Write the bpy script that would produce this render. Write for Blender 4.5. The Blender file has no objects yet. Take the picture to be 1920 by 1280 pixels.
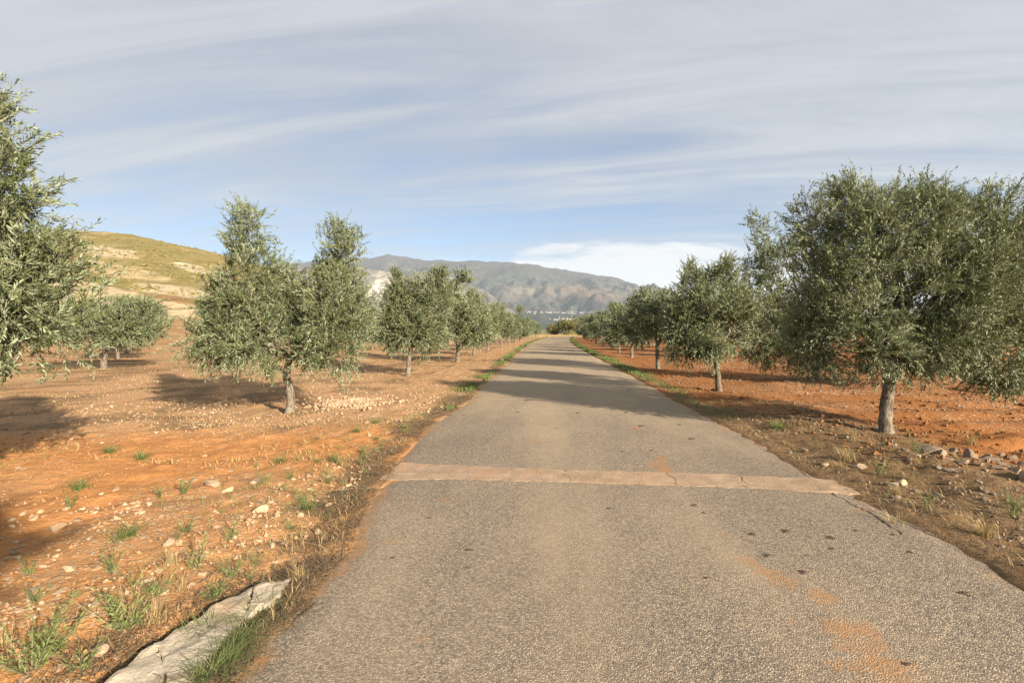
import bpy, bmesh, math, random
import numpy as np
from mathutils import Vector, Matrix, Euler

SC = bpy.context.scene
COL = SC.collection
R = math.radians

# ------------------------------------------------------------------ camera, sky, sun, exposure
CAM_H, FOC, VPX, VPY = 1.6, 960.0, 1020.0, 618.0
cam_d = bpy.data.cameras.new('camera')
cam_d.lens = 18.0
cam_d.sensor_width = 36.0
cam_d.shift_x = -60 / 1920
cam_d.shift_y = -22 / 1920
cam_d.clip_start = 0.05
cam_d.clip_end = 30000
cam = bpy.data.objects.new('camera', cam_d)
COL.objects.link(cam)
cam.location = (0, 0, CAM_H)
cam.rotation_euler = (R(90), 0, 0)
SC.camera = cam

SUN_EL = R(19.0)
SH_AZ = R(43.0)                      # shadows run this far to the left of the road's direction
TO_SUN = Vector((math.sin(SH_AZ) * math.cos(SUN_EL), -math.cos(SH_AZ) * math.cos(SUN_EL), math.sin(SUN_EL)))
sun_d = bpy.data.lights.new('sun', 'SUN')
sun_d.energy = 5.0
sun_d.angle = R(0.55)
sun_d.color = (1.0, 0.885, 0.72)
sun = bpy.data.objects.new('sun', sun_d)
COL.objects.link(sun)
sun.rotation_euler = TO_SUN.to_track_quat('Z', 'Y').to_euler()
sun.location = (30, -30, 40)

SC.view_settings.view_transform = 'Standard'
SC.view_settings.look = 'None'
SC.view_settings.exposure = 1.60
SC.view_settings.gamma = 1.0
SC.view_settings.use_curve_mapping = False
SC.cycles.use_denoising = True
SC.cycles.denoiser = 'OPENIMAGEDENOISE'
SC.cycles.denoising_input_passes = 'RGB_ALBEDO_NORMAL'
SC.cycles.denoising_prefilter = 'NONE'
SC.cycles.max_bounces = 6
SC.cycles.diffuse_bounces = 3
SC.cycles.glossy_bounces = 2
SC.cycles.transmission_bounces = 3
SC.cycles.transparent_max_bounces = 4
SC.cycles.volume_bounces = 1
SC.cycles.sample_clamp_indirect = 6.0


class NT:
    """Small wrapper for building node trees."""
    def __init__(self, tree):
        self.t = tree

    def n(self, kind, ins=None, **props):
        nd = self.t.nodes.new(kind)
        for k, v in props.items():
            setattr(nd, k, v)
        for k, v in (ins or {}).items():
            s = nd.inputs[k]
            if isinstance(v, bpy.types.NodeSocket):
                self.t.links.new(v, s)
            else:
                s.default_value = v
        return nd

    def math(self, op, a, b=0.0, c=0.0, clamp=False):
        return self.n('ShaderNodeMath', {0: a, 1: b, 2: c}, operation=op, use_clamp=clamp).outputs[0]

    def mix(self, f, a, b, mode='MIX'):
        nd = self.n('ShaderNodeMix', data_type='RGBA', blend_type=mode)
        for i, v in ((0, f), (6, a), (7, b)):
            s = nd.inputs[i]
            if isinstance(v, bpy.types.NodeSocket):
                self.t.links.new(v, s)
            else:
                s.default_value = v if i == 0 else (v[0], v[1], v[2], 1)
        return nd.outputs[2]

    def step(self, v, lo, hi, a=0.0, b=1.0):
        return self.n('ShaderNodeMapRange', {0: v, 1: lo, 2: hi, 3: a, 4: b}, interpolation_type='SMOOTHSTEP').outputs[0]

    def noise(self, vec, scale, detail=3.0, rough=0.55, dist=0.0):
        return self.n('ShaderNodeTexNoise', {'Vector': vec, 'Scale': scale, 'Detail': detail, 'Roughness': rough, 'Distortion': dist}).outputs[0]

    def attr(self, name, out='Fac'):
        return self.n('ShaderNodeAttribute', attribute_name=name).outputs[out]


# ---- world: clear Nishita sky with a high veil of cloud over it
world = bpy.data.worlds.new('World')
SC.world = world
world.use_nodes = True
world.node_tree.nodes.clear()
w = NT(world.node_tree)
sky = w.n('ShaderNodeTexSky', sky_type='NISHITA', sun_disc=False, sun_elevation=SUN_EL,
          sun_rotation=math.atan2(TO_SUN.x, TO_SUN.y), air_density=1.0, dust_density=0.25, ozone_density=2.0)
SKY_STRENGTH = 0.0505
tc = w.n('ShaderNodeTexCoord').outputs['Generated']
sep = w.n('ShaderNodeSeparateXYZ', {0: tc})
sx, sy, sz = sep.outputs
zc = w.math('ADD', w.math('MAXIMUM', sz, 0.0), 0.10)
pu = w.math('DIVIDE', sx, zc)
pv = w.math('DIVIDE', sy, zc)
pvec = w.n('ShaderNodeCombineXYZ', {0: w.math('MULTIPLY', pu, 0.55), 1: pv, 2: 0.0}).outputs[0]
tilt = w.n('ShaderNodeMapping', {'Vector': pvec, 'Rotation': (0, 0, 0.32), 'Location': (3.4, 1.2, 0)}).outputs[0]
az = w.math('DIVIDE', sx, w.math('MAXIMUM', sy, 0.05))
elv = w.math('DIVIDE', sz, w.math('MAXIMUM', sy, 0.05))
n_big = w.noise(tilt, 0.40, 5.0, 0.55, 0.35)
n_fib = w.noise(w.n('ShaderNodeMapping', {'Vector': tilt, 'Scale': (0.55, 1.9, 1)}).outputs[0], 1.25, 8.0, 0.64, 0.8)
el_f = w.step(sz, 0.08, 0.34)
cover = w.math('MULTIPLY_ADD', w.math('SUBTRACT', n_big, 0.5), 2.4, 0.43)
cover = w.math('ADD', cover, w.math('MULTIPLY', w.math('SUBTRACT', n_fib, 0.5), 1.45))
cover = w.math('ADD', cover, w.math('MULTIPLY', el_f, 0.66))
cover = w.math('MULTIPLY', w.step(cover, -0.05, 0.95), 0.95)
wisp = w.noise(w.n('ShaderNodeCombineXYZ', {0: w.math('MULTIPLY', az, 2.2), 1: w.math('MULTIPLY', elv, 22.0), 2: 7.0}).outputs[0], 1.3, 7.0, 0.62, 0.8)
cover = w.math('MAXIMUM', cover, w.math('MULTIPLY', w.step(wisp, 0.46, 0.74), 0.75))
veil_tone = w.step(w.math('ADD', w.math('MULTIPLY', n_fib, 0.6), w.math('MULTIPLY', n_big, 0.4)), 0.34, 0.66)
veil = w.mix(veil_tone, w.mix(el_f, (2.2, 2.65, 3.4), (2.95, 3.2, 3.65)), w.mix(el_f, (3.6, 4.05, 4.65), (4.5, 4.68, 4.95)))
sky_c = w.mix(1.0, sky.outputs[0], (0.68, 0.80, 0.97), 'MULTIPLY')
c1 = w.mix(cover, sky_c, veil)
# a bank of brighter cloud low over the far mountains
bank_n = w.noise(w.n('ShaderNodeCombineXYZ', {0: w.math('MULTIPLY', az, 3.0), 1: w.math('MULTIPLY', elv, 14.0), 2: 2.0}).outputs[0], 1.6, 6.0, 0.58, 0.3)
top = w.math('SUBTRACT', 0.172, w.math('MULTIPLY', w.math('ABSOLUTE', w.math('SUBTRACT', az, 0.18)), 0.09))
bank = w.step(w.math('SUBTRACT', top, w.math('ADD', elv, w.math('MULTIPLY', w.math('SUBTRACT', bank_n, 0.5), 0.16))), -0.004, 0.026)
bank = w.math('MULTIPLY', bank, w.math('MULTIPLY', w.step(az, -0.34, -0.05), w.step(sy, 0.05, 0.3)))
bank = w.math('MULTIPLY', bank, 0.92)
c2 = w.mix(bank, c1, (5.9, 5.95, 6.0))
low = w.step(sz, -0.02, 0.0)
c3 = w.mix(low, (2.0, 1.6, 1.2), c2)
bg = w.n('ShaderNodeBackground', {'Color': c3, 'Strength': SKY_STRENGTH})
wo = w.n('ShaderNodeOutputWorld', {'Surface': bg.outputs[0]})

# ------------------------------------------------------------------ helpers
RNG = np.random.default_rng(7)
random.seed(7)


def gp(px, py):
    """Measured pixel of a point on level ground -> (x, y) in metres."""
    d = FOC * CAM_H / (py - VPY)
    return ((px - VPX) / FOC * d, d)


def hash2(ix, iy, seed):
    h = (ix.astype(np.int64) * 374761393 + iy.astype(np.int64) * 668265263 + seed * 982451653) & 0xFFFFFFFF
    h = ((h ^ (h >> 13)) * 1274126177) & 0xFFFFFFFF
    h = h ^ (h >> 16)
    return (h & 0xFFFFFF) / float(0xFFFFFF)


def vnoise(x, y, seed=0):
    x = np.asarray(x, float); y = np.asarray(y, float)
    ix = np.floor(x); iy = np.floor(y)
    fx = x - ix; fy = y - iy
    fx = fx * fx * fx * (fx * (fx * 6 - 15) + 10); fy = fy * fy * fy * (fy * (fy * 6 - 15) + 10)
    a = hash2(ix, iy, seed); b = hash2(ix + 1, iy, seed); c = hash2(ix, iy + 1, seed); d = hash2(ix + 1, iy + 1, seed)
    return (a + (b - a) * fx) * (1 - fy) + (c + (d - c) * fx) * fy


def fbm(x, y, octv=4, seed=0, gain=0.5):
    s = 0; a = 1; t = 0
    for i in range(octv):
        s = s + a * vnoise(np.asarray(x) * 2 ** i + 17.3 * i, np.asarray(y) * 2 ** i - 9.1 * i, seed + i)
        t += a; a *= gain
    return s / t


def ridged(x, y, octv=5, seed=0, gain=0.5):
    s = 0; a = 1; t = 0
    for i in range(octv):
        s = s + a * (1 - np.abs(2 * vnoise(np.asarray(x) * 2 ** i + 5.3 * i, np.asarray(y) * 2 ** i + 3.7 * i, seed + i) - 1))
        t += a; a *= gain
    return s / t


def sstep(v, lo, hi):
    t = np.clip((np.asarray(v, float) - lo) / (hi - lo), 0, 1)
    return t * t * (3 - 2 * t)


def unit(v):
    return v / np.maximum(np.linalg.norm(v, axis=-1, keepdims=True), 1e-9)


def link(name, data, parent=None, loc=None, rot=None, scale=None):
    o = bpy.data.objects.new(name, data)
    COL.objects.link(o)
    if parent is not None:
        o.parent = parent
    if loc is not None:
        o.location = loc
    if rot is not None:
        o.rotation_euler = rot
    if scale is not None:
        o.scale = scale
    return o


def tag(o, label=None, cat=None, group=None, kind=None):
    for k, v in (('label', label), ('category', cat), ('group', group), ('kind', kind)):
        if v:
            o[k] = v
    return o


def np_mesh(name, verts, tris=None, quads=None, mats=(), mat_idx=None, attrs=None, colors=None, smooth=False):
    """Mesh from numpy arrays of vertices, triangles and quads; triangles come first in the face order."""
    verts = np.asarray(verts, np.float32)
    parts = []
    starts = []
    pos = 0
    for arr, k in ((tris, 3), (quads, 4)):
        if arr is not None and len(arr):
            arr = np.asarray(arr, np.int32)
            parts.append(arr.ravel())
            starts.append(pos + np.arange(len(arr)) * k)
            pos += arr.size
    loops = np.concatenate(parts); starts = np.concatenate(starts).astype(np.int32)
    me = bpy.data.meshes.new(name)
    me.vertices.add(len(verts)); me.vertices.foreach_set('co', verts.ravel())
    me.loops.add(len(loops)); me.loops.foreach_set('vertex_index', loops)
    me.polygons.add(len(starts)); me.polygons.foreach_set('loop_start', starts)
    for m in mats:
        me.materials.append(m)
    if mat_idx is not None:
        me.polygons.foreach_set('material_index', np.asarray(mat_idx, np.int32))
    me.polygons.foreach_set('use_smooth', np.full(len(starts), smooth))
    for k, v in (attrs or {}).items():
        a = me.attributes.new(k, 'FLOAT', 'POINT')
        a.data.foreach_set('value', np.asarray(v, np.float32).ravel())
    for k, v in (colors or {}).items():
        a = me.attributes.new(k, 'FLOAT_COLOR', 'POINT')
        v = np.asarray(v, np.float32)
        if v.shape[1] == 3:
            v = np.concatenate([v, np.ones((len(v), 1), np.float32)], 1)
        a.data.foreach_set('color', v.ravel())
    me.update(calc_edges=True)
    me.validate()
    return me


def grid_quads(nr, nc):
    i = np.arange(nr - 1)[:, None] * nc + np.arange(nc - 1)[None, :]
    return np.stack([i, i + 1, i + nc + 1, i + nc], -1).reshape(-1, 4)


def tube(path, radii, sides=8, wob=0.0, rng=RNG, close=True):
    """Vertices and quads/tris of a tapered tube along a path."""
    path = np.asarray(path, float); n = len(path)
    tan = np.gradient(path, axis=0); tan = unit(tan)
    ref = np.array([0.31, 0.83, 0.11])
    vs = []
    for i in range(n):
        a = unit(np.cross(tan[i], ref)); b = np.cross(tan[i], a)
        ang = np.arange(sides) / sides * 2 * math.pi
        rr = radii[i] * (1 + wob * rng.uniform(-1, 1, sides))
        vs.append(path[i] + (np.cos(ang) * rr)[:, None] * a + (np.sin(ang) * rr)[:, None] * b)
    vs = np.concatenate(vs)
    q = []
    for i in range(n - 1):
        for k in range(sides):
            q.append((i * sides + k, i * sides + (k + 1) % sides, (i + 1) * sides + (k + 1) % sides, (i + 1) * sides + k))
    t = []
    if close:
        c = len(vs)
        vs = np.concatenate([vs, path[-1:] + tan[-1] * radii[-1] * 0.5])
        for k in range(sides):
            t.append(((n - 1) * sides + k, (n - 1) * sides + (k + 1) % sides, c))
    return vs, np.array(t, int).reshape(-1, 3), np.array(q, int)


# ------------------------------------------------------------------ materials
def material(name):
    m = bpy.data.materials.new(name)
    m.use_nodes = True
    m.node_tree.nodes.clear()
    t = NT(m.node_tree)
    out = t.n('ShaderNodeOutputMaterial')
    return m, t, out


def principled(t, out, color, rough=0.8, normal=None, spec=0.3):
    ins = {'Base Color': color if isinstance(color, bpy.types.NodeSocket) else (*color, 1), 'Roughness': rough, 'Specular IOR Level': spec}
    if normal is not None:
        ins['Normal'] = normal
    p = t.n('ShaderNodeBsdfPrincipled', ins)
    t.t.links.new(p.outputs[0], out.inputs[0])
    return p


def bump(t, height, strength=0.5, dist=0.01):
    return t.n('ShaderNodeBump', {'Height': height, 'Strength': strength, 'Distance': dist}).outputs[0]


def geo_pos(t):
    return t.n('ShaderNodeNewGeometry').outputs['Position']


def leaf_material(name, top_a, top_b, under_a, under_b, gloss=0.42, trans=0.22):
    m, t, out = material(name)
    tone = t.attr('tone')
    g = t.n('ShaderNodeNewGeometry')
    topc = t.mix(tone, top_a, top_b)
    und = t.mix(tone, under_a, under_b)
    colr = t.mix(g.outputs['Backfacing'], topc, und)
    rough = t.math('ADD', gloss, t.math('MULTIPLY', g.outputs['Backfacing'], 0.25))
    p = t.n('ShaderNodeBsdfPrincipled', {'Base Color': colr, 'Roughness': rough, 'Specular IOR Level': 0.35})
    tr = t.n('ShaderNodeBsdfTranslucent', {'Color': t.mix(0.5, colr, (0.16, 0.20, 0.03))})
    mx = t.n('ShaderNodeMixShader', {0: trans, 1: p.outputs[0], 2: tr.outputs[0]})
    t.t.links.new(mx.outputs[0], out.inputs[0])
    return m


M_LEAF = leaf_material('olive_leaf', (0.052, 0.071, 0.024), (0.140, 0.165, 0.062), (0.18, 0.205, 0.122), (0.315, 0.335, 0.21), 0.48, 0.17)
M_WEED = leaf_material('weed_leaf', (0.090, 0.130, 0.028), (0.20, 0.235, 0.075), (0.11, 0.15, 0.04), (0.20, 0.22, 0.08), 0.55, 0.3)
M_DRY = leaf_material('dry_grass', (0.34, 0.23, 0.10), (0.48, 0.36, 0.18), (0.34, 0.23, 0.10), (0.46, 0.34, 0.18), 0.7, 0.25)
M_LITTER = leaf_material('dead_stalk', (0.075, 0.050, 0.030), (0.24, 0.165, 0.09), (0.075, 0.050, 0.030), (0.22, 0.15, 0.085), 0.8, 0.1)
M_AUTUMN = leaf_material('autumn_leaf', (0.19, 0.18, 0.05), (0.28, 0.255, 0.08), (0.21, 0.195, 0.06), (0.29, 0.26, 0.09), 0.6, 0.3)
M_SCRUB = leaf_material('scrub_leaf', (0.13, 0.115, 0.034), (0.21, 0.165, 0.052), (0.13, 0.115, 0.034), (0.20, 0.16, 0.055), 0.7, 0.1)


def bark_material():
    m, t, out = material('olive_bark')
    p = geo_pos(t)
    st = t.n('ShaderNodeMapping', {'Vector': p, 'Scale': (1, 1, 0.28)}).outputs[0]
    n1 = t.noise(st, 28, 5, 0.6)
    n2 = t.noise(p, 6, 3)
    c = t.mix(t.step(n1, 0.35, 0.65), (0.060, 0.046, 0.031), (0.19, 0.155, 0.112))
    c = t.mix(t.math('MULTIPLY', t.step(n2, 0.45, 0.7), 0.6), c, (0.24, 0.21, 0.16))
    principled(t, out, c, 0.85, bump(t, n1, 0.7, 0.02))
    return m


def twig_material():
    m, t, out = material('olive_twig')
    principled(t, out, t.mix(t.attr('tone'), (0.09, 0.085, 0.05), (0.18, 0.17, 0.11)), 0.8)
    return m


M_BARK, M_TWIG = bark_material(), twig_material()


def asphalt_material():
    m, t, out = material('asphalt')
    p = geo_pos(t)
    warp = t.n('ShaderNodeVectorMath', {0: p, 1: t.n('ShaderNodeVectorMath', {0: t.n('ShaderNodeTexNoise', {'Vector': p, 'Scale': 30.0, 'Detail': 1.0}).outputs[1], 3: 0.012}, operation='SCALE').outputs[0]}, operation='ADD').outputs[0]
    v = t.n('ShaderNodeTexVoronoi', {'Vector': warp, 'Scale': 100.0, 'Randomness': 1.0}, voronoi_dimensions='3D')
    vc = t.n('ShaderNodeSeparateColor', {0: v.outputs['Color']})
    stone = t.n('ShaderNodeValToRGB', {0: vc.outputs[0]})
    cr = stone.color_ramp
    stops = ((0.0, (0.115, 0.097, 0.082)), (0.35, (0.245, 0.196, 0.146)), (0.72, (0.37, 0.292, 0.208)), (1.0, (0.49, 0.39, 0.28)))
    cr.elements[0].color = (*stops[0][1], 1)
    cr.elements[1].color = (*stops[3][1], 1)
    for pos, c in stops[1:3]:
        cr.elements.new(pos).color = (*c, 1)
    dist = v.outputs['Distance']
    gap = t.step(dist, 0.30, 0.62)
    c = t.mix(t.math('MULTIPLY', gap, 0.60), stone.outputs[0], (0.10, 0.080, 0.062))
    # farther off and along the wheel tracks the aggregate is worn and dusted
    worn = t.step(t.math('ADD', t.noise(t.n('ShaderNodeMapping', {'Vector': p, 'Scale': (1.0, 0.22, 1)}).outputs[0], 0.9, 4, 0.6), t.math('MULTIPLY', t.attr('dust'), 0.5)), 0.42, 0.95)
    c = t.mix(t.math('MULTIPLY', worn, 0.60), c, (0.41, 0.31, 0.20))
    big = t.noise(p, 0.55, 5, 0.6)
    c = t.mix(t.math('MULTIPLY', t.step(big, 0.35, 0.7), 0.35), c, t.mix(1.0, c, (0.66, 0.66, 0.70), 'MULTIPLY'))
    # soil carried on to the road
    dn = t.noise(t.n('ShaderNodeMapping', {'Vector': p, 'Scale': (1.0, 0.45, 1)}).outputs[0], 7, 8, 0.75)
    soil_f = t.step(t.math('ADD', t.attr('soil'), t.math('MULTIPLY', t.math('SUBTRACT', dn, 0.5), 2.6)), 0.42, 0.95)
    soil_f = t.math('MULTIPLY', soil_f, t.math('SUBTRACT', 1.0, t.math('MULTIPLY', gap, 0.45)))
    soil_f = t.math('MULTIPLY', soil_f, t.step(t.noise(p, 46, 3, 0.7), 0.32, 0.56))
    c = t.mix(t.math('MULTIPLY', soil_f, 0.88), c, (0.38, 0.185, 0.074))
    h = t.math('MULTIPLY', t.step(dist, 0.62, 0.10), t.math('MULTIPLY_ADD', vc.outputs[1], 0.55, 0.55))
    principled(t, out, c, 0.78, bump(t, h, 0.65, 0.0050), 0.03)
    return m


def soil_material():
    m, t, out = material('orchard_soil')
    p = geo_pos(t)
    # fine stone chips lying in the soil
    v = t.n('ShaderNodeTexVoronoi', {'Vector': p, 'Scale': 34.0})
    vs = t.n('ShaderNodeSeparateColor', {0: v.outputs['Color']})
    v2 = t.n('ShaderNodeTexVoronoi', {'Vector': p, 'Scale': 13.0})
    vs2 = t.n('ShaderNodeSeparateColor', {0: v2.outputs['Color']})
    n1 = t.noise(p, 1.3, 6, 0.65)
    n2 = t.noise(p, 11, 5, 0.65)
    red = t.attr('red')
    c = t.mix(red, (0.36, 0.222, 0.112), (0.42, 0.192, 0.068))
    c = t.mix(t.attr('rightside'), c, (0.24, 0.095, 0.030))
    c = t.mix(t.math('MULTIPLY', t.step(n1, 0.38, 0.66), 0.40), c, t.mix(1.0, c, (1.18, 1.28, 1.5), 'MULTIPLY'))
    c = t.mix(t.math('MULTIPLY', t.step(n2, 0.42, 0.70), 0.45), c, t.mix(1.0, c, (0.62, 0.58, 0.58), 'MULTIPLY'))
    stony = t.attr('stony')
    chip_r = t.math('MULTIPLY_ADD', stony, 0.75, -0.08)
    chip = t.math('MULTIPLY', t.math('LESS_THAN', vs.outputs[0], chip_r), t.step(v.outputs['Distance'], 0.50, 0.34))
    chip_c = t.mix(vs.outputs[1], (0.33, 0.22, 0.13), (0.44, 0.335, 0.22))
    c = t.mix(chip, c, chip_c)
    chip2 = t.math('MULTIPLY', t.math('LESS_THAN', vs2.outputs[0], t.math('MULTIPLY', chip_r, 0.55)), t.step(v2.outputs['Distance'], 0.42, 0.30))
    c = t.mix(chip2, c, t.mix(vs2.outputs[1], (0.33, 0.22, 0.13), (0.44, 0.335, 0.22)))
    # litter, dry plant bits
    st = t.noise(t.n('ShaderNodeMapping', {'Vector': p, 'Scale': (1, 1, 1), 'Rotation': (0, 0, 0.7)}).outputs[0], 42, 4, 0.7, 1.6)
    lit = t.attr('litter')
    lf = t.math('MULTIPLY', t.step(t.math('ADD', st, t.math('MULTIPLY', lit, 0.42)), 0.62, 0.80), t.step(lit, 0.02, 0.3))
    c = t.mix(t.math('MULTIPLY', lf, 0.86), c, t.mix(n2, (0.075, 0.047, 0.026), (0.25, 0.17, 0.09)))
    grs = t.attr('green')
    gf = t.step(t.math('ADD', grs, t.math('MULTIPLY', t.math('SUBTRACT', st, 0.5), 1.2)), 0.35, 0.75)
    c = t.mix(t.math('MULTIPLY', gf, 0.7), c, (0.11, 0.125, 0.035))
    far = t.attr('far')
    fc = t.mix(t.step(t.noise(p, 0.02, 5, 0.7), 0.4, 0.62), (0.10, 0.115, 0.05), (0.30, 0.25, 0.13))
    c = t.mix(far, c, fc)
    h = t.math('ADD', t.math('MULTIPLY', n2, 0.9), t.math('MULTIPLY', chip, 0.12))
    h = t.math('ADD', h, t.math('MULTIPLY', chip2, 0.2))
    h = t.math('ADD', h, t.math('MULTIPLY', t.noise(p, 60, 3, 0.7), 0.35))
    principled(t, out, c, 0.92, bump(t, h, 1.0, 0.032), 0.08)
    return m


def concrete_material(name, a, b, dust):
    m, t, out = material(name)
    p = geo_pos(t)
    n1 = t.noise(p, 4.5, 6, 0.7)
    n2 = t.noise(p, 48, 5, 0.7)
    v = t.n('ShaderNodeTexVoronoi', {'Vector': p, 'Scale': 60.0})
    c = t.mix(t.step(n1, 0.35, 0.65), a, b)
    c = t.mix(t.math('MULTIPLY', t.step(n2, 0.5, 0.72), 0.55), c, (a[0] * 0.45, a[1] * 0.43, a[2] * 0.4))
    c = t.mix(t.math('MULTIPLY', t.step(t.noise(p, 2.2, 4, 0.6), 0.48, 0.68), dust), c, (0.37, 0.21, 0.11))
    c = t.mix(t.math('MULTIPLY', t.step(v.outputs['Distance'], 0.32, 0.12), 0.4), c, (b[0] * 1.1, b[1] * 1.1, b[2] * 1.1))
    h = t.math('ADD', n2, t.math('MULTIPLY', n1, 0.8))
    principled(t, out, c, 0.88, bump(t, h, 0.8, 0.012), 0.2)
    return m


def stone_material(name, a, b, c3):
    m, t, out = material(name)
    oi = t.n('ShaderNodeObjectInfo').outputs['Random']
    p = geo_pos(t)
    n1 = t.noise(p, 14, 6, 0.65)
    n2 = t.noise(p, 70, 3, 0.7)
    c = t.mix(t.math('FRACT', t.math('ADD', t.attr('tone'), oi)), a, b)
    c = t.mix(t.math('MULTIPLY', t.step(n1, 0.45, 0.7), 0.6), c, c3)
    c = t.mix(t.math('MULTIPLY', t.step(n2, 0.5, 0.75), 0.35), c, (0.22, 0.15, 0.09))
    principled(t, out, c, 0.9, bump(t, t.math('ADD', n1, t.math('MULTIPLY', n2, 0.4)), 0.7, 0.012), 0.2)
    return m


def land_material(name, scale, dark, amount, bump_d):
    """Albedo from the terrain's own colour layer, broken up by scrub and rock."""
    m, t, out = material(name)
    p = geo_pos(t)
    base = t.attr('land', 'Color')
    n1 = t.noise(p, scale, 6, 0.72)
    n2 = t.noise(p, scale * 4.3, 4, 0.7)
    c = t.mix(t.math('MULTIPLY', t.step(n1, 0.48, 0.62), amount), base, dark)
    c = t.mix(t.math('MULTIPLY', t.step(n2, 0.5, 0.66), amount * 0.8), c, t.mix(1.0, c, (0.55, 0.56, 0.5), 'MULTIPLY'))
    principled(t, out, c, 0.95, bump(t, t.math('ADD', n1, t.math('MULTIPLY', n2, 0.5)), 0.8, bump_d), 0.05)
    return m


def plain(name, c, rough=0.85):
    m, t, out = material(name)
    n = t.noise(geo_pos(t), 20, 4, 0.65)
    principled(t, out, t.mix(t.step(n, 0.3, 0.7), (c[0] * 0.7, c[1] * 0.7, c[2] * 0.7), c), rough)
    return m


M_ASPHALT, M_SOIL = asphalt_material(), soil_material()
M_STRIP = concrete_material('strip_concrete', (0.29, 0.20, 0.13), (0.38, 0.27, 0.18), 0.6)
M_APRON = concrete_material('apron_concrete', (0.37, 0.305, 0.225), (0.48, 0.405, 0.31), 0.6)
M_STONE = stone_material('limestone', (0.30, 0.20, 0.118), (0.42, 0.315, 0.21), (0.30, 0.16, 0.075))
M_ROCK = stone_material('grey_limestone', (0.16, 0.118, 0.083), (0.27, 0.21, 0.15), (0.22, 0.125, 0.068))
M_HILL = land_material('hill_scrub', 0.11, (0.115, 0.105, 0.026), 0.55, 1.2)
M_MOUNT = land_material('mountain_rock', 0.011, (0.050, 0.056, 0.040), 0.72, 40.0)
M_STICK = plain('dead_stick', (0.20, 0.15, 0.10))
M_CLOD = plain('dark_dung', (0.085, 0.056, 0.035))
M_WALLW = plain('white_render', (0.40, 0.39, 0.38))
M_ROOFT = plain('clay_roof', (0.38, 0.22, 0.14))

# ------------------------------------------------------------------ ground, road
def road_c(d):
    d = np.asarray(d, float)
    return 0.65 + 0.00050 * np.maximum(d - 36, 0) ** 2 + 0.011 * np.maximum(d - 104, 0) ** 2


def road_l(d):
    d = np.asarray(d, float)
    base = road_c(d) - 2.38 + 0.36 * sstep(5.2, 2.2, 5.2) * 0
    base = base + 0.34 * (1 - sstep(d, 2.0, 6.5)) - 0.16 * np.exp(-((d - 8.2) / 2.0) ** 2)
    return base + 0.20 * (fbm(d * 0.9, d * 0 + 3.3, 4, 11, 0.55) - 0.5) + 0.09 * (fbm(d * 6.1, d * 0 + 1.7, 3, 13, 0.6) - 0.5)


def road_r(d):
    d = np.asarray(d, float)
    return road_c(d) + 2.36 + 0.20 * (fbm(d * 0.8, d * 0 + 8.3, 4, 12, 0.55) - 0.5) + 0.10 * (fbm(d * 6.3, d * 0 + 2.7, 3, 14, 0.6) - 0.5)


def gh(x, d):
    """Ground height."""
    x = np.asarray(x, float); d = np.asarray(d, float)
    dl = road_l(d) - x              # > 0 left of the road
    dr = x - road_r(d)
    off = np.maximum(dl, dr)
    near = np.clip(1.6 - np.hypot(x, d) / 60, 0.15, 1)
    z = -0.05 + (0.078 + 0.055 * (fbm(x * 4.5, d * 4.5, 4, 25, 0.6) - 0.5)) * sstep(off, -0.22, 0.02) - 0.016 * sstep(off, 0.05, 0.5)
    z = z + near * sstep(off, -0.05, 0.35) * (0.10 * (fbm(x * 0.7, d * 0.7, 3, 21) - 0.5) + 0.065 * (fbm(x * 3.2, d * 3.2, 3, 22) - 0.5) + 0.034 * (fbm(x * 9, d * 9, 3, 23, 0.6) - 0.5))
    # worn ditch beside the left edge
    z = z - 0.05 * np.exp(-((dl - 0.42) / 0.24) ** 2) * sstep(d, 3.0, 4.2) * (1 - sstep(d, 6.2, 7.6)) * sstep(off, 0, 0.2)
    z = z + 0.10 * np.exp(-((dr - 1.7) / 0.9) ** 2) * (1 - sstep(d, 9, 15)) * sstep(off, 0, 0.3)
    ra = np.array(gp(150, 1290)); rb_ = np.array(gp(500, 1080)); rn = (rb_ - ra) / np.hypot(*(rb_ - ra))
    s_al = (x - ra[0]) * rn[0] + (d - ra[1]) * rn[1]; s_ac = (x - ra[0]) * -rn[1] + (d - ra[1]) * rn[0]
    z = z - 0.10 * np.exp(-((s_ac - 0.0) / 0.085) ** 2) * sstep(s_al, -0.5, 0.1) * (1 - sstep(s_al, 1.0, 1.5))
    # ploughed furrows on the right, slow rise towards the hill on the left
    z = z + 0.05 * np.sin(d * 5.2 + 2 * fbm(x * 0.4, d * 0.4, 2, 4)) * sstep(dr, 2.6, 4.0) * (1 - sstep(d, 20, 40))
    z = z - 0.16 * np.exp(-((d - (7.1 - 0.12 * (x - 6))) / 0.16) ** 2) * sstep(x, 5.9, 6.3) * (1 - sstep(x, 9.0, 10.5))
    z = z + 4.6 * sstep(d - x * 0.9 - 40, 0, 190) * sstep(-x, 8, 45)
    return z


def spaced(lo, hi, fine_lo, fine_hi, step, grow):
    v = list(np.arange(fine_lo, fine_hi, step))
    s = step
    while v[-1] < hi:
        s *= grow; v.append(v[-1] + s)
    s = step
    pre = []
    c = fine_lo
    while c > lo:
        s *= grow; c -= s; pre.append(c)
    return np.array(pre[::-1] + v)


gx = spaced(-7500, 7500, -6.8, 6.8, 0.068, 1.08)
gy = spaced(-120, 8300, 1.9, 7.5, 0.062, 1.045)
GX, GY = np.meshgrid(gx, gy)
GZ = gh(GX, GY)
dl = road_l(GY) - GX; dr = GX - road_r(GY)
off = np.maximum(dl, dr)
left = GX < road_c(GY)
n_a = fbm(GX * 0.35, GY * 0.35, 4, 31); n_b = fbm(GX * 1.3, GY * 1.3, 4, 32)
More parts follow.
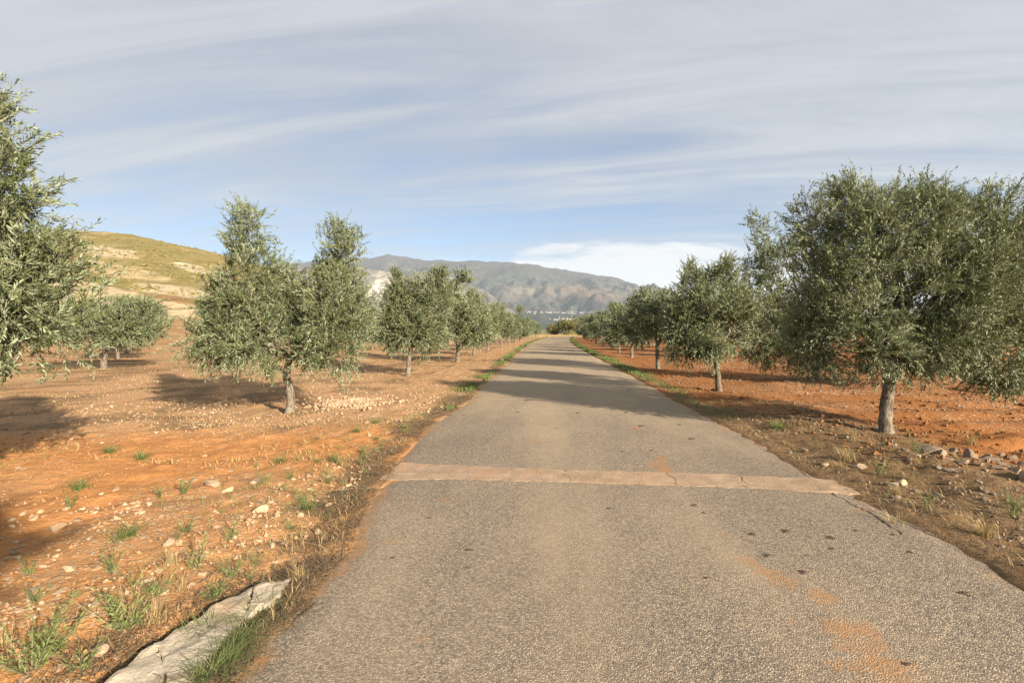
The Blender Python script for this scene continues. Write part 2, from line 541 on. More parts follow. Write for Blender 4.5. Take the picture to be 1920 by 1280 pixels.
# smooth red track where vehicles turn in on the left: runs from the road edge at d 8 back to the camera's left
trk = np.exp(-((GY - (6.9 + 0.16 * (GX + 3.5) + 0.5 * (n_a - 0.5))) / 1.35) ** 2) * sstep(-GX, 1.2, 2.0) * (1 - sstep(-GX, 7.5, 11.0))
trk2 = np.exp(-((GX + 4.2 + 0.25 * (GY - 4)) / 0.55) ** 2) * (1 - sstep(GY, 5.5, 7)) * 0.9
trk = np.clip(trk + trk2, 0, 1)
stony = np.where(left, 0.18 + 0.85 * sstep(n_a + 0.5 * (n_b - 0.5), 0.36, 0.62), 0.08 + 0.6 * sstep(n_a, 0.42, 0.66))
stony = stony * (1 - 0.88 * trk)
stony = np.where(left & (GY > 8.3) & (GY < 24), np.maximum(stony, 0.62 + 0.3 * (n_b - 0.3)), stony)
red = np.where(left, np.clip(0.42 + 0.7 * trk + 0.6 * (n_b - 0.5) + 0.25 * sstep(6.0 - GY, 0, 2), 0, 1), np.clip(0.85 + 0.6 * (n_b - 0.5), 0, 1))
litter = 0.85 * np.exp(-((off - 0.26) / 0.34) ** 2) * (0.5 + sstep(n_b, 0.35, 0.6)) + np.where(left, 0.22 * sstep(n_b, 0.5, 0.7) * (1 - trk), 1.0 * (1 - sstep(dr, 1.6, 3.0)) * (1 - sstep(GY, 7, 12)) + 0.1)
litter = litter + np.where(left & (GY > 8) & (GX < -4), 0.5 * sstep(n_b, 0.42, 0.58), 0)
green = 0.75 * np.exp(-((dr - 0.45) / 0.30) ** 2) * sstep(GY, 11, 15) + 0.30 * np.exp(-((dl - 0.3) / 0.25) ** 2) * sstep(GY, 9, 14) + 0.22 * sstep(n_b, 0.55, 0.7) * left
far_m = np.maximum(sstep(GY, 150, 210), sstep(np.abs(GX), 120, 220))
ground_me = np_mesh('ground', np.stack([GX, GY, GZ], -1).reshape(-1, 3), quads=grid_quads(len(gy), len(gx)), mats=[M_SOIL],
                    attrs={'stony': np.clip(stony, 0, 1), 'red': red, 'litter': np.clip(litter, 0, 1), 'green': np.clip(green, 0, 1), 'far': far_m, 'rightside': np.where(left, 0, 0.85) * np.ones_like(GX)}, smooth=True)
tag(link('ground', ground_me), 'red stony orchard soil on both sides of the road', kind='structure')

ry = np.concatenate([spaced(-40, 150, 1.8, 8.0, 0.05, 1.03)])
ry = ry[ry < 152]
nu = 81
uu = np.linspace(0, 1, nu)
RL, RR = road_l(ry), road_r(ry)
RX = RL[:, None] + (RR - RL)[:, None] * uu[None, :]
RY = np.repeat(ry[:, None], nu, 1)


def road_z(x, d):
    x = np.asarray(x, float); d = np.asarray(d, float)
    l, r = road_l(d), road_r(d)
    u = np.clip((x - l) / (r - l), 0, 1)
    e = np.minimum(u, 1 - u) * (r - l)
    return 0.022 + 0.02 * (1 - (2 * u - 1) ** 2) + 0.012 * (fbm(x * 0.8, d * 0.8, 3, 41) - 0.5) - 0.014 * (1 - sstep(e, 0, 0.25)) + 0.006 * (fbm(x * 9, d * 9, 2, 44) - 0.5)


RZ = road_z(RX, RY)
edge = np.minimum(uu, 1 - uu)[None, :] * (RR - RL)[:, None]
SPOTS = [(1240, 880, 0.16, 0.45, 1.1), (1235, 862, 0.12, 0.3, 0.8), (1440, 1085, 0.17, 0.08, 0.9), (1590, 1195, 0.20, 0.16, 1.0), (1650, 1262, 0.26, 0.09, 1.15), (1540, 1130, 0.13, 0.15, 0.9), (1480, 1105, 0.14, 0.12, 0.9), (1620, 1230, 0.2, 0.12, 1.0), (1400, 1060, 0.10, 0.12, 0.8), (1700, 1300, 0.25, 0.1, 0.9), (940, 1000, 0.05, 0.06, 0.7), (1600, 960, 0.25, 0.2, 0.6), (1000, 830, 0.3, 0.5, 0.5),
         (1560, 1150, 0.1, 0.12, 0.7), (840, 940, 0.12, 0.1, 0.9), (770, 955, 0.08, 0.08, 0.7), (730, 1020, 0.14, 0.08, 0.8), (660, 1070, 0.05, 0.04, 0.8), (760, 1075, 0.06, 0.05, 0.7),
         (1190, 805, 0.2, 0.35, 0.75), (790, 1205, 0.04, 0.03, 1.0), (700, 1190, 0.05, 0.03, 0.7), (1300, 950, 0.12, 0.12, 0.6), (1350, 1010, 0.06, 0.08, 0.6), (1480, 1180, 0.1, 0.05, 0.6), (1240, 940, 0.1, 0.2, 0.5)]
soil = 1.0 * (1 - sstep(edge, 0.0, 0.34)) * (0.35 + 0.65 * sstep(fbm(RX * 1.1, RY * 1.1, 3, 43), 0.35, 0.6))
for (px, py, rx_, ry_, a) in SPOTS:
    cx, cy = gp(px, py)
    soil = np.maximum(soil, a * np.exp(-((RX - cx) / rx_) ** 2 - ((RY - cy) / ry_) ** 2))
dust = sstep(RY, 5, 16) * 0.9 + 0.35 * np.exp(-((RX - 0.05) / 0.5) ** 2) + 0.2 * np.exp(-((RX - 1.5) / 0.6) ** 2)
rv = np.stack([RX, RY, RZ], -1).reshape(-1, 3)
rq = grid_quads(len(ry), nu)
nv = len(rv)
skl = np.stack([RL - 0.03, ry, np.full(len(ry), -0.12)], -1); skr = np.stack([RR + 0.03, ry, np.full(len(ry), -0.12)], -1)
il = np.arange(len(ry) - 1)
ql = np.stack([nv + il, il * nu, (il + 1) * nu, nv + il + 1], -1)
qr = np.stack([il * nu + nu - 1, nv + len(ry) + il, nv + len(ry) + il + 1, (il + 1) * nu + nu - 1], -1)
ext = np.zeros(2 * len(ry))
road_me = np_mesh('road', np.concatenate([rv, skl, skr]), quads=np.concatenate([rq, ql, qr]), mats=[M_ASPHALT],
                  attrs={'soil': np.concatenate([soil.ravel(), ext + 0.8]), 'dust': np.concatenate([dust.ravel(), ext])}, smooth=True)
tag(link('road', road_me), 'straight single-lane road of coarse worn asphalt', kind='structure')


def rz(x, d):
    return float(road_z(x, d))


def slab_mesh(name, outline, z_fn, thick, mat, rng, res=0.05, rough=0.01, rim_d=0.004):
    """Solid cast slab: outline polygon filled with a fine grid, its rim rounded, uneven top, sides to the ground."""
    poly = np.array(outline)
    bm = bmesh.new()
    vs = [bm.verts.new((p[0], p[1], 0)) for p in poly]
    f = bm.faces.new(vs)
    if f.normal.z < 0:
        f.normal_flip()
    x0, y0 = poly.min(0); x1, y1 = poly.max(0)
    for k in np.arange(x0 + res, x1, res):
        bmesh.ops.bisect_plane(bm, geom=bm.faces[:] + bm.edges[:] + bm.verts[:], plane_co=(k, 0, 0), plane_no=(1, 0, 0))
    for k in np.arange(y0 + res, y1, res):
        bmesh.ops.bisect_plane(bm, geom=bm.faces[:] + bm.edges[:] + bm.verts[:], plane_co=(0, k, 0), plane_no=(0, 1, 0))
    bm.normal_update()
    for f in bm.faces:
        if f.normal.z < 0:
            f.normal_flip()
    rim = {v for e in bm.edges if e.is_boundary for v in e.verts}
    bound = [e for e in bm.edges if e.is_boundary]
    ret = bmesh.ops.extrude_edge_only(bm, edges=bound)
    low = [v for v in ret['geom'] if isinstance(v, bmesh.types.BMVert)]
    lows = set(low)
    for v in bm.verts:
        n = fbm(v.co.x * 6, v.co.y * 6, 4, 77)
        zz = z_fn(v.co.x, v.co.y)
        if v in lows:
            v.co.z = zz - thick
        else:
            v.co.z = zz + rough * (float(n) - 0.5) * 2 - (rim_d if v in rim else 0)
    me = bpy.data.meshes.new(name)
    bmesh.ops.recalc_face_normals(bm, faces=bm.faces)
    bm.to_mesh(me); bm.free()
    me.materials.append(mat)
    return me


def jag(a, b, n, amp, rng):
    a = np.array(a, float); b = np.array(b, float)
    t = np.linspace(0, 1, n)[:, None]
    p = a + (b - a) * t
    nrm = np.array([-(b - a)[1], (b - a)[0]]); nrm = nrm / np.linalg.norm(nrm)
    w_ = rng.uniform(-amp, amp, n); w_[0] = w_[-1] = 0
    return p + w_[:, None] * nrm


# concrete strip set across the road, broken into slabs by cracks
rs = np.random.default_rng(3)
strip = link('concrete_strip', None, loc=(0.6, 5.4, 0))
tag(strip, 'pale tan concrete strip laid across the road and cracked into slabs', 'concrete strip')
near_pts = [gp(*p) for p in ((712, 903), (838, 903), (955, 908), (1068, 911), (1270, 917), (1400, 921), (1612, 931))]
far_pts = [gp(*p) for p in ((752, 872), (848, 877), (960, 884), (1056, 887), (1250, 893), (1384, 896), (1560, 904))]
gaps = [0.0008, 0.001, 0.004, 0.006, 0.007]
for k in range(6):
    g0 = gaps[k - 1] if k else 0; g1 = gaps[k] if k < 5 else 0
    a, b, c, d = np.array(near_pts[k]), np.array(near_pts[k + 1]), np.array(far_pts[k + 1]), np.array(far_pts[k])
    r1 = np.random.default_rng(100 + k); r2 = np.random.default_rng(101 + k)
    crack_r = jag(b, c, 7, 0.035 if k >= 2 else 0.006, r2); crack_l = jag(a, d, 7, 0.035 if k >= 3 else (0.05 if k == 0 else 0.006), r1)
    bot = jag(a + [g0, 0], b - [g1, 0], 12, 0.022, rs); topp = jag(d + [g0, 0], c - [g1, 0], 12, 0.020, rs)
    outl = np.concatenate([bot[:-1], (crack_r - [g1, 0])[:-1], topp[::-1][:-1], (crack_l + [g0, 0])[::-1][:-1]])
    me = slab_mesh('slab', outl - np.array([0.6, 5.4]), lambda x, y: rz(x + 0.6, y + 5.4) + 0.0045 + 0.022 * (1 - float(sstep(x, -2.4, -2.0))) + 0.018 * float(sstep(x, 1.9, 2.25)), 0.16, M_STRIP, rs, 0.05, 0.0015, 0.0012)
    s = link('slab', me, strip)

# broken concrete apron at the near left edge of the road
apron = link('concrete_apron', None, loc=(-1.7, 2.6, 0))
tag(apron, 'rough broken concrete apron beside the near left road edge', 'concrete apron')
ap = [gp(*p) for p in ((130, 1330), (285, 1215), (395, 1145), (480, 1098), (545, 1092), (520, 1128), (455, 1170), (400, 1230), (350, 1300), (310, 1345))]
o_ = np.array([-1.7, 2.6])
pieces = [[ap[0], ap[1], gp(300, 1232), gp(322, 1345)], [gp(288, 1213), ap[2], gp(474, 1103), gp(465, 1135), gp(454, 1170), ap[7], ap[8], gp(326, 1342), gp(304, 1234)], [gp(478, 1102), ap[3], ap[4], ap[5], gp(459, 1166), gp(468, 1135)]]
for k, pc in enumerate(pieces):
    pc = np.array(pc) - o_
    outl = np.concatenate([jag(pc[i], pc[(i + 1) % len(pc)], 9, 0.012, rs)[:-1] for i in range(len(pc))])
    me = slab_mesh('slab', outl, lambda x, y: 0.020 + 0.004 * k, 0.16, M_APRON, rs, 0.045, 0.030, 0.006)
    link('slab', me, apron)

M_CRACK = plain('crack_shade', (0.030, 0.025, 0.021), 0.95)
for k, (pts, lab) in enumerate(((((1560, 928), (1600, 952), (1632, 966), (1668, 990), (1690, 1008)), 'thin crack running from the strip to the right road edge'), (((1495, 882), (1520, 900), (1540, 903)), 'short crack at the right end of the strip'),
                   (((1625, 958), (1700, 985), (1760, 1010), (1830, 1040)), 'long crack along the right road edge'))):
    rg = np.random.default_rng(60 + k)
    q = np.concatenate([jag(gp(*pts[i]), gp(*pts[i + 1]), 7, 0.018, rg)[:-1] for i in range(len(pts) - 1)] + [np.array([gp(*pts[-1])])])
    tn = unit(np.gradient(q, axis=0)); nn_ = np.stack([-tn[:, 1], tn[:, 0]], 1); wd_ = rg.uniform(0.003, 0.008, len(q))[:, None]
    A, B = q + nn_ * wd_, q - nn_ * wd_
    V = np.concatenate([np.concatenate([A, (road_z(A[:, 0], A[:, 1]) + 0.003)[:, None]], 1), np.concatenate([B, (road_z(B[:, 0], B[:, 1]) + 0.003)[:, None]], 1)])
    i_ = np.arange(len(q) - 1); n_ = len(q)
    o = link('road_crack', np_mesh('road_crack', V, quads=np.stack([i_ + n_, i_ + n_ + 1, i_ + 1, i_], 1), mats=[M_CRACK]))
    tag(o, lab, kind='structure')

# ------------------------------------------------------------------ hill, mountains
def land_strip(name, px, rows_d, y_of, z_noise, color_of, mat, label):
    """Terrain sheet: for every bearing (px) a profile in depth, heights in metres, colour layer per vertex."""
    PX = np.repeat(px[None, :], len(rows_d), 0)
    T = np.repeat(np.linspace(0, 1, len(rows_d))[:, None], len(px), 1)
    D = np.repeat(rows_d[:, None], len(px), 1)
    Y = y_of(PX, T)
    Z = (VPY - Y) / FOC * D + CAM_H
    X = (PX - VPX) / FOC * D
    Z = np.maximum(Z + z_noise(X, D, PX, T, Y), -3.0)
    colr = color_of(X, D, PX, T, VPY - (Z - CAM_H) / D * FOC)
    me = np_mesh(name, np.stack([X, D, Z], -1).reshape(-1, 3), quads=grid_quads(len(rows_d), len(px)), mats=[mat], colors={'land': colr.reshape(-1, 3)}, smooth=True)
    o = link(name, me)
    tag(o, label, kind='structure')
    return o, X, D, Z, PX, T


def blend(c, f, k):
    return c + (np.array(k) - c) * f[..., None]


def ell(PX, Y, cx, cy, rx, ry, nz=0.0):
    return 1 - sstep(((PX - cx) / rx) ** 2 + ((Y - cy) / ry) ** 2 + nz, 0.5, 1.25)


hx = np.linspace(-700, 800, 330)
hd_front = np.linspace(118, 330, 150); hd_back = np.linspace(336, 700, 26)
hd = np.concatenate([hd_front, hd_back])
NF = len(hd_front)


def hill_y(PX, T):
    ridge = np.interp(PX, [-900, -500, -100, 100, 170, 250, 330, 400, 500, 600, 700, 800], [500, 470, 442, 434, 434, 440, 457, 474, 502, 545, 592, 622])
    t = np.clip(T * (len(hd) - 1) / (NF - 1), 0, 1)
    prof = np.interp(t, [0, 0.06, 0.16, 0.20, 0.30, 0.33, 0.42, 0.46, 0.70, 0.9, 1.0], [-0.06, 0.02, 0.20, 0.30, 0.42, 0.48, 0.53, 0.59, 0.83, 0.965, 1.0])
    y = 609 + (ridge - 609) * prof
    return y


def hill_noise(X, D, PX, T, Y):
    back = np.clip((D - 330) / 370, 0, 1)
    return 2.2 * (fbm(X / 26, D / 26, 4, 51) - 0.5) * sstep(T, 0.02, 0.3) + 0.8 * (fbm(X / 6, D / 6, 3, 52) - 0.5) - back * back * 60 - back * 14


def hill_color(X, D, PX, T, Y):
    n = fbm(X / 14, D / 14, 5, 53); n2 = fbm(X / 3.5, D / 3.5, 3, 54); n3 = fbm(X / 40, D / 40, 3, 57)
    c = np.zeros(X.shape + (3,)) + np.array((0.215, 0.168, 0.066))
    c = blend(c, sstep(n3, 0.42, 0.6) * 0.5, (0.165, 0.14, 0.052))
    c = blend(c, sstep(n, 0.45, 0.62) * 0.65, (0.275, 0.205, 0.095))
    c = blend(c, sstep(n2, 0.60, 0.74) * 0.5 * sstep(n, 0.46, 0.62), (0.46, 0.34, 0.20))
    wn = (n - 0.5) * 2.0 + (n2 - 0.5) * 1.2 + 0.12
    cream = (0.44, 0.325, 0.20); white = (0.40, 0.315, 0.205)
    line = 531 + (PX - 184) * 0.215                      # upper edge of the bare bank
    c = blend(c, sstep(Y - line + 6 * (n - 0.5), -1, 3) * (1 - sstep(Y, 600, 612)), cream)
    c = blend(c, ell(PX, Y - (PX - 190) * 0.16, 175, 470, 85, 11, wn), white)
    c = blend(c, ell(PX, Y - (PX - 240) * 0.12, 240, 514, 85, 8, wn * 0.8) * 0.8, (0.43, 0.315, 0.185))
    c = blend(c, ell(PX, Y - (PX - 250) * 0.20, 235, 505, 75, 3.5, wn) * 0.9, white)
    c = blend(c, ell(PX, Y - (PX - 315) * 0.11, 318, 545, 75, 11, wn * 0.8), white)
    c = blend(c, ell(PX, Y - (PX - 300) * 0.16, 320, 556, 70, 6, wn) * 0.85, (0.20, 0.115, 0.05))
    c = blend(c, ell(PX, Y - (PX - 350) * 0.2, 360, 500, 40, 7, wn * 1.3) * 0.8, (0.56, 0.44, 0.31))
    return np.clip(c, 0.01, 0.8)


hill, HXX, HDD, HZZ, HPX, HT = land_strip('hill', hx, hd, hill_y, hill_noise, hill_color, M_HILL, 'golden scrub-covered hill with pale bare patches')

# far mountain
mx_ = np.linspace(-300, 2200, 520)
md_front = np.linspace(2500, 6200, 150); md_back = np.linspace(6300, 9500, 14)
md = np.concatenate([md_front, md_back])


def mt_t(T):
    return np.clip(T * (len(md) - 1) / (len(md_front) - 1), 0, 1)


def mount_y(PX, T):
    ridge = np.interp(PX, [-500, 300, 540, 590, 650, 690, 712, 728, 745, 770, 810, 860, 925, 985, 1060, 1130, 1190, 1250, 1330, 1450, 1700, 2500],
                      [520, 500, 492, 490, 486, 480, 477, 474.5, 478, 483, 487, 488, 488, 494, 504, 517, 533, 547, 566, 585, 592, 600])
    t = mt_t(T)
    prof = np.interp(t, [0, 0.05, 0.12, 0.22, 0.32, 0.42, 0.6, 0.8, 1.0], [-0.02, 0.12, 0.20, 0.265, 0.33, 0.46, 0.68, 0.88, 1.0])
    foot = 622
    return foot + (ridge - foot) * prof


def mount_noise(X, D, PX, T, Y):
    t = mt_t(T)
    amp = sstep(t, 0.24, 0.42) * (1 - 0.80 * sstep(t, 0.62, 1.0))
    wx = 260 * (fbm(X / 900, D / 900, 3, 61) - 0.5)
    r1 = ridged((X + wx) / 640, (D + wx) / 1500, 5, 62, 0.55)
    r2 = ridged((X - wx) / 210, D / 420, 4, 63, 0.55)
    back = np.clip((D - 6200) / 3300, 0, 1)
    return amp * (400 * (r1 - 0.62) + 170 * (r2 - 0.6)) + 5 * (fbm(X / 120, D / 120, 3, 65) - 0.5) - back * 700


def mount_color(X, D, PX, T, Y):
    t = mt_t(T)
    n = fbm(X / 420, D / 420, 5, 66); n2 = fbm(X / 110, D / 110, 4, 67); n3 = fbm(X / 45, D / 45, 3, 68)
    c = np.zeros(X.shape + (3,)) + np.array((0.215, 0.170, 0.135))
    c = blend(c, sstep(n, 0.44, 0.54) * 0.85, (0.10, 0.115, 0.085))
    c = blend(c, sstep(n2, 0.54, 0.66) * 0.6, (0.33, 0.26, 0.185))
    c = blend(c, sstep(n3, 0.60, 0.72) * 0.6 * (1 - sstep(t, 0.6, 0.85)), (0.42, 0.36, 0.28))
    c = blend(c, sstep(t, 0.70, 0.88) * 0.8, (0.165, 0.120, 0.105))
    wn = (n - 0.5) * 3.0 + (n2 - 0.5) * 1.4
    c = blend(c, ell(PX, Y - (PX - 1090) * 0.09, 1100, 549, 95, 11, wn) * 0.85, (0.40, 0.255, 0.165))
    c = blend(c, ell(PX, Y, 990, 545, 28, 5, wn) * 0.8, (0.50, 0.38, 0.26))
    c = blend(c, ell(PX, Y - (PX - 1120) * 0.1, 1125, 575, 30, 9, wn) * 0.85, (0.075, 0.075, 0.07))
    c = blend(c, ell(PX, Y, 985, 572, 14, 8, wn) * 0.8, (0.08, 0.085, 0.07))
    c = blend(c, ell(PX, Y + (PX - 930) * 0.05, 870, 505, 45, 3, wn) * 0.7, (0.085, 0.085, 0.06))
    c = blend(c, ell(PX, Y + (PX - 980) * 0.02, 960, 502, 70, 2, wn) * 0.6, (0.085, 0.09, 0.06))
    c = blend(c, 1 - sstep(t, 0.22, 0.29), (0.10, 0.105, 0.065))
    c = blend(c, (1 - sstep(t, 0.22, 0.29)) * sstep(n3, 0.55, 0.7), (0.26, 0.22, 0.15))
    return np.clip(c * np.array((0.37, 0.41, 0.445)), 0.02, 0.8)  # bluish factors tint distance haze into the rock colour


mountain, MXX, MDD, MZZ, MPX, MT = land_strip('mountain', mx_, md, mount_y, mount_noise, mount_color, M_MOUNT, 'long bare mountain range above the far valley')

# pale limestone ridge in front of it, left of the road
lx = np.linspace(300, 1010, 300)
ld_front = np.linspace(2250, 3300, 85); ld_back = np.linspace(3340, 4200, 10)
ld = np.concatenate([ld_front, ld_back])


def lime_y(PX, T):
    ridge = np.interp(PX, [300, 480, 560, 620, 690, 720, 760, 800, 840, 880, 910, 940, 970, 1010], [515, 502, 500, 498, 500, 507, 511, 509, 518, 531, 545, 566, 588, 612])
    t = np.clip(T * (len(ld) - 1) / (len(ld_front) - 1), 0, 1)
    prof = np.interp(t, [0, 0.2, 0.45, 0.75, 1.0], [-0.04, 0.10, 0.40, 0.80, 1.0])
    return 622 + (ridge - 622) * prof


def lime_noise(X, D, PX, T, Y):
    t = np.clip(T * (len(ld) - 1) / (len(ld_front) - 1), 0, 1)
    fade = 1 - sstep(PX, 930, 1005)
    r1 = ridged(X / 170 + D / 500, D / 700, 5, 71, 0.55)
    r2 = ridged(X / 50, D / 110, 3, 72)
    back = np.clip((D - 3300) / 900, 0, 1)
    return fade * sstep(t, 0.12, 0.5) * (1 - 0.6 * sstep(t, 0.8, 1)) * (85 * (r1 - 0.62) + 26 * (r2 - 0.6)) - back * 260


def lime_color(X, D, PX, T, Y):
    n = fbm(X / 130 + D / 300, D / 260, 5, 73); n2 = fbm(X / 34, D / 60, 4, 74)
    c = np.zeros(X.shape + (3,)) + np.array((0.31, 0.265, 0.205))
    c = blend(c, sstep(n, 0.46, 0.6) * 0.8, (0.17, 0.155, 0.11))
    c = blend(c, sstep(n2, 0.52, 0.66) * 0.75, (0.44, 0.385, 0.31))
    wn = (n - 0.5) * 2.4 + (n2 - 0.5)
    c = blend(c, ell(PX, Y, 712, 546, 34, 27, wn * 0.8), (0.80, 0.72, 0.60))
    c = blend(c, ell(PX, Y - (PX - 700) * -0.5, 720, 522, 12, 30, wn) * 0.7, (0.58, 0.50, 0.40))
    return np.clip(c * 0.62, 0.02, 0.8)


land_strip('rocky_ridge', lx, ld, lime_y, lime_noise, lime_color, M_MOUNT, 'pale limestone ridge with a quarry scar before the mountain')


# ------------------------------------------------------------------ leafy growth
def shoots(p0, dirs, length, n_leaf, leaf_len, leaf_w, rng, spread=0.75, fine=True, curl=0.25, stem_r=0.0035, gravity=0.0):
    """Leafy shoots: a thin stem with paired narrow leaves. Returns verts, tris, material index, tone (per vertex)."""
    m = len(p0)
    d = unit(dirs)
    a = unit(np.cross(d, unit(rng.normal(size=(m, 3)))))
    b = np.cross(d, a)
    bend = rng.normal(size=(m, 3)) * 0.16
    bend[:, 2] -= gravity
    t = np.linspace(0.10, 1.0, n_leaf)
    T = np.repeat(t[None, :], m, 0) + rng.uniform(-0.03, 0.03, (m, n_leaf))
    L = length[:, None]
    P = p0[:, None, :] + d[:, None, :] * (T * L)[..., None] + bend[:, None, :] * (T ** 2 * L)[..., None]
    tang = unit(d[:, None, :] + 2 * bend[:, None, :] * T[..., None])
    k = np.arange(n_leaf)
    phi = (k // 2) * (math.pi / 2) * 1.1 + (k % 2) * math.pi
    phi = phi[None, :] + rng.uniform(-0.5, 0.5, (m, n_leaf)) + rng.uniform(0, 6.28, (m, 1))
    side = np.cos(phi)[..., None] * a[:, None, :] + np.sin(phi)[..., None] * b[:, None, :]
    sp = spread * rng.uniform(0.6, 1.3, (m, n_leaf))[..., None]
    ldir = unit(tang * (1.05 - 0.35 * spread) + side * sp)
    ldir[..., 2] -= gravity * 0.4
    ldir = unit(ldir)
    nrm = unit(tang - ldir * np.sum(tang * ldir, -1, keepdims=True) + rng.normal(size=(m, n_leaf, 3)) * 0.45)
    wdir = unit(np.cross(ldir, nrm)); nrm = np.cross(wdir, ldir)
    ll = leaf_len * rng.uniform(0.65, 1.25, (m, n_leaf)) * (1.05 - 0.35 * T)
    ll = ll[..., None]; lw = leaf_w * rng.uniform(0.8, 1.2, (m, n_leaf))[..., None]
    q = m * n_leaf
    tip = P + ldir * ll - nrm * ll * curl * rng.uniform(-0.3, 1.0, (m, n_leaf, 1))
    if fine:
        m1 = P + ldir * ll * 0.34 - nrm * ll * curl * 0.08; m2 = P + ldir * ll * 0.70 - nrm * ll * curl * 0.32
        V = np.stack([P, m1 + wdir * lw, m1 - wdir * lw, m2 + wdir * lw * 0.85, m2 - wdir * lw * 0.85, tip], 2).reshape(-1, 3)
        base = np.arange(q)[:, None] * 6
        F = np.concatenate([base + [0, 2, 1], base + [1, 2, 4], base + [1, 4, 3], base + [3, 4, 5]], 1).reshape(-1, 3)
        nvp = 6; nf = 4
    else:
        m1 = P + ldir * ll * 0.48 + nrm * lw * 0.25
        V = np.stack([P, m1 + wdir * lw, m1 - wdir * lw, tip], 2).reshape(-1, 3)
        base = np.arange(q)[:, None] * 4
        F = np.concatenate([base + [0, 2, 1], base + [1, 2, 3]], 1).reshape(-1, 3)
        nvp = 4; nf = 2
    # front side must be the leaf's upper face
    fn = np.cross(V[F[0, 1]] - V[F[0, 0]], V[F[0, 2]] - V[F[0, 0]])
    if np.dot(fn, nrm.reshape(-1, 3)[0]) < 0:
        F = F[:, ::-1]
    tone = np.clip(rng.normal(0.5, 0.22, (m, 1)) + rng.normal(0, 0.16, (m, n_leaf)), 0, 1)
    tone = np.repeat(tone.reshape(-1), nvp)
    mi = np.zeros(len(F), int)
    # stems: three-sided, two segments
    rings = []
    ang = np.arange(3) * 2.0944
    for tt, rr in ((0.0, 1.0), (0.9, 0.4)):
        c = p0 + d * (tt * length)[:, None] + bend * (tt * tt * length)[:, None]
        rings.append(c[:, None, :] + stem_r * rr * (np.cos(ang)[None, :, None] * a[:, None, :] + np.sin(ang)[None, :, None] * b[:, None, :]))
    SV = np.stack(rings, 1).reshape(-1, 3)
    off_ = len(V) + np.arange(m)[:, None] * 6
    SF = []
    for s in range(1):
        for i in range(3):
            j = (i + 1) % 3
            SF += [off_ + [s * 3 + i, s * 3 + j, s * 3 + 3 + j], off_ + [s * 3 + i, s * 3 + 3 + j, s * 3 + 3 + i]]
    SF = np.concatenate(SF, 0)
    V = np.concatenate([V, SV]); F = np.concatenate([F, SF])
    mi = np.concatenate([mi, np.ones(len(SF), int)])
    tone = np.concatenate([tone, np.repeat(rng.uniform(0, 1, m), 6)])
    return V, F, mi, tone


def crown_points(lobes, n, rng, clump=0.5, hollow=0.35):
    """Points spread through the lobes, denser to the outside, thinned in clumps; returns positions, outward directions."""
    L = np.array([l[:6] for l in lobes], float)
    bigl = sstep(np.cbrt(L[:, 3] * L[:, 4] * L[:, 5]), 0.35, 0.7)
    wgt = (L[:, 3] * L[:, 4] * L[:, 5]) ** 0.66
    if len(lobes[0]) > 6:
        wgt = wgt * np.array([l[6] for l in lobes])
    wgt /= wgt.sum()
    ph = rng.uniform(0, 6.28, (6, 3)); fr = rng.normal(size=(6, 3)) * 3.6
    P, O = [], []
    got = 0
    while got < n:
        k = rng.choice(len(L), n, p=wgt)
        u = unit(rng.normal(size=(n, 3)))
        r = hollow + (1 - hollow) * rng.random(n) ** 0.62
        r = r * (1 + 0.16 * rng.normal(size=n))
        p = L[k, :3] + u * r[:, None] * L[k, 3:6]
        nz = np.sum(np.sin(p @ fr.T + ph[:, 0]), 1) / 6
        keep = nz > (-0.30 + 0.55 * clump * (r - 0.3) * rng.random(n))
        keep &= nz > -0.42
        keep |= rng.random(n) > 0.25 + 0.75 * bigl[k]
        o = unit(u / L[k, 3:6])
        P.append(p[keep]); O.append(o[keep]); got += keep.sum()
    return np.concatenate(P)[:n], np.concatenate(O)[:n]


def crown_mesh(name, lobes, n, rng, n_leaf=16, leaf_len=0.062, leaf_w=0.0065, fine=False, s_len=(0.16, 0.36), mat=None, up=0.72, droop_z=1.3, scale_out=1.0):
    per = 5
    nc_ = n // per + 1
    C, OC = crown_points(lobes, nc_, rng)
    cd = OC * 0.75 * scale_out + rng.normal(size=(nc_, 3)) * 0.36
    P = np.repeat(C, per, 0) + rng.normal(size=(nc_ * per, 3)) * 0.055 - np.repeat(unit(cd), per, 0) * rng.uniform(0, 0.16, (nc_ * per, 1))
    dirs = np.repeat(cd, per, 0) + rng.normal(size=(nc_ * per, 3)) * 0.26
    n = nc_ * per
    dirs[:, 2] += up * sstep(P[:, 2], droop_z - 0.4, droop_z + 0.9) - 0.30 * (1 - sstep(P[:, 2], droop_z - 0.5, droop_z + 0.3))
    ln = rng.uniform(*s_len, n)
    V, F, mi, tone = shoots(P, dirs, ln, n_leaf, leaf_len, leaf_w, rng, fine=fine, gravity=0.05, spread=0.55)
    return np_mesh(name, V, tris=F, mats=[mat or M_LEAF, M_TWIG], mat_idx=mi, attrs={'tone': tone})


def limb_path(a, b, rng, n=6, sag=0.12):
    a = np.array(a, float); b = np.array(b, float)
    t = np.linspace(0, 1, n)[:, None]
    p = a + (b - a) * t
    ln = np.linalg.norm(b - a)
    p[:, 2] += (np.sin(t[:, 0] * math.pi) * sag * ln)
    p[1:-1] += rng.normal(size=(n - 2, 3)) * 0.035 * ln
    return p


def tube_mesh(name, segs, mat):
    V, T, Q = [], [], []
    o = 0
    for (v, t, q) in segs:
        V.append(v); T.append(t + o); Q.append(q + o); o += len(v)
    return np_mesh(name, np.concatenate(V), tris=np.concatenate(T), quads=np.concatenate(Q), mats=[mat], smooth=True)


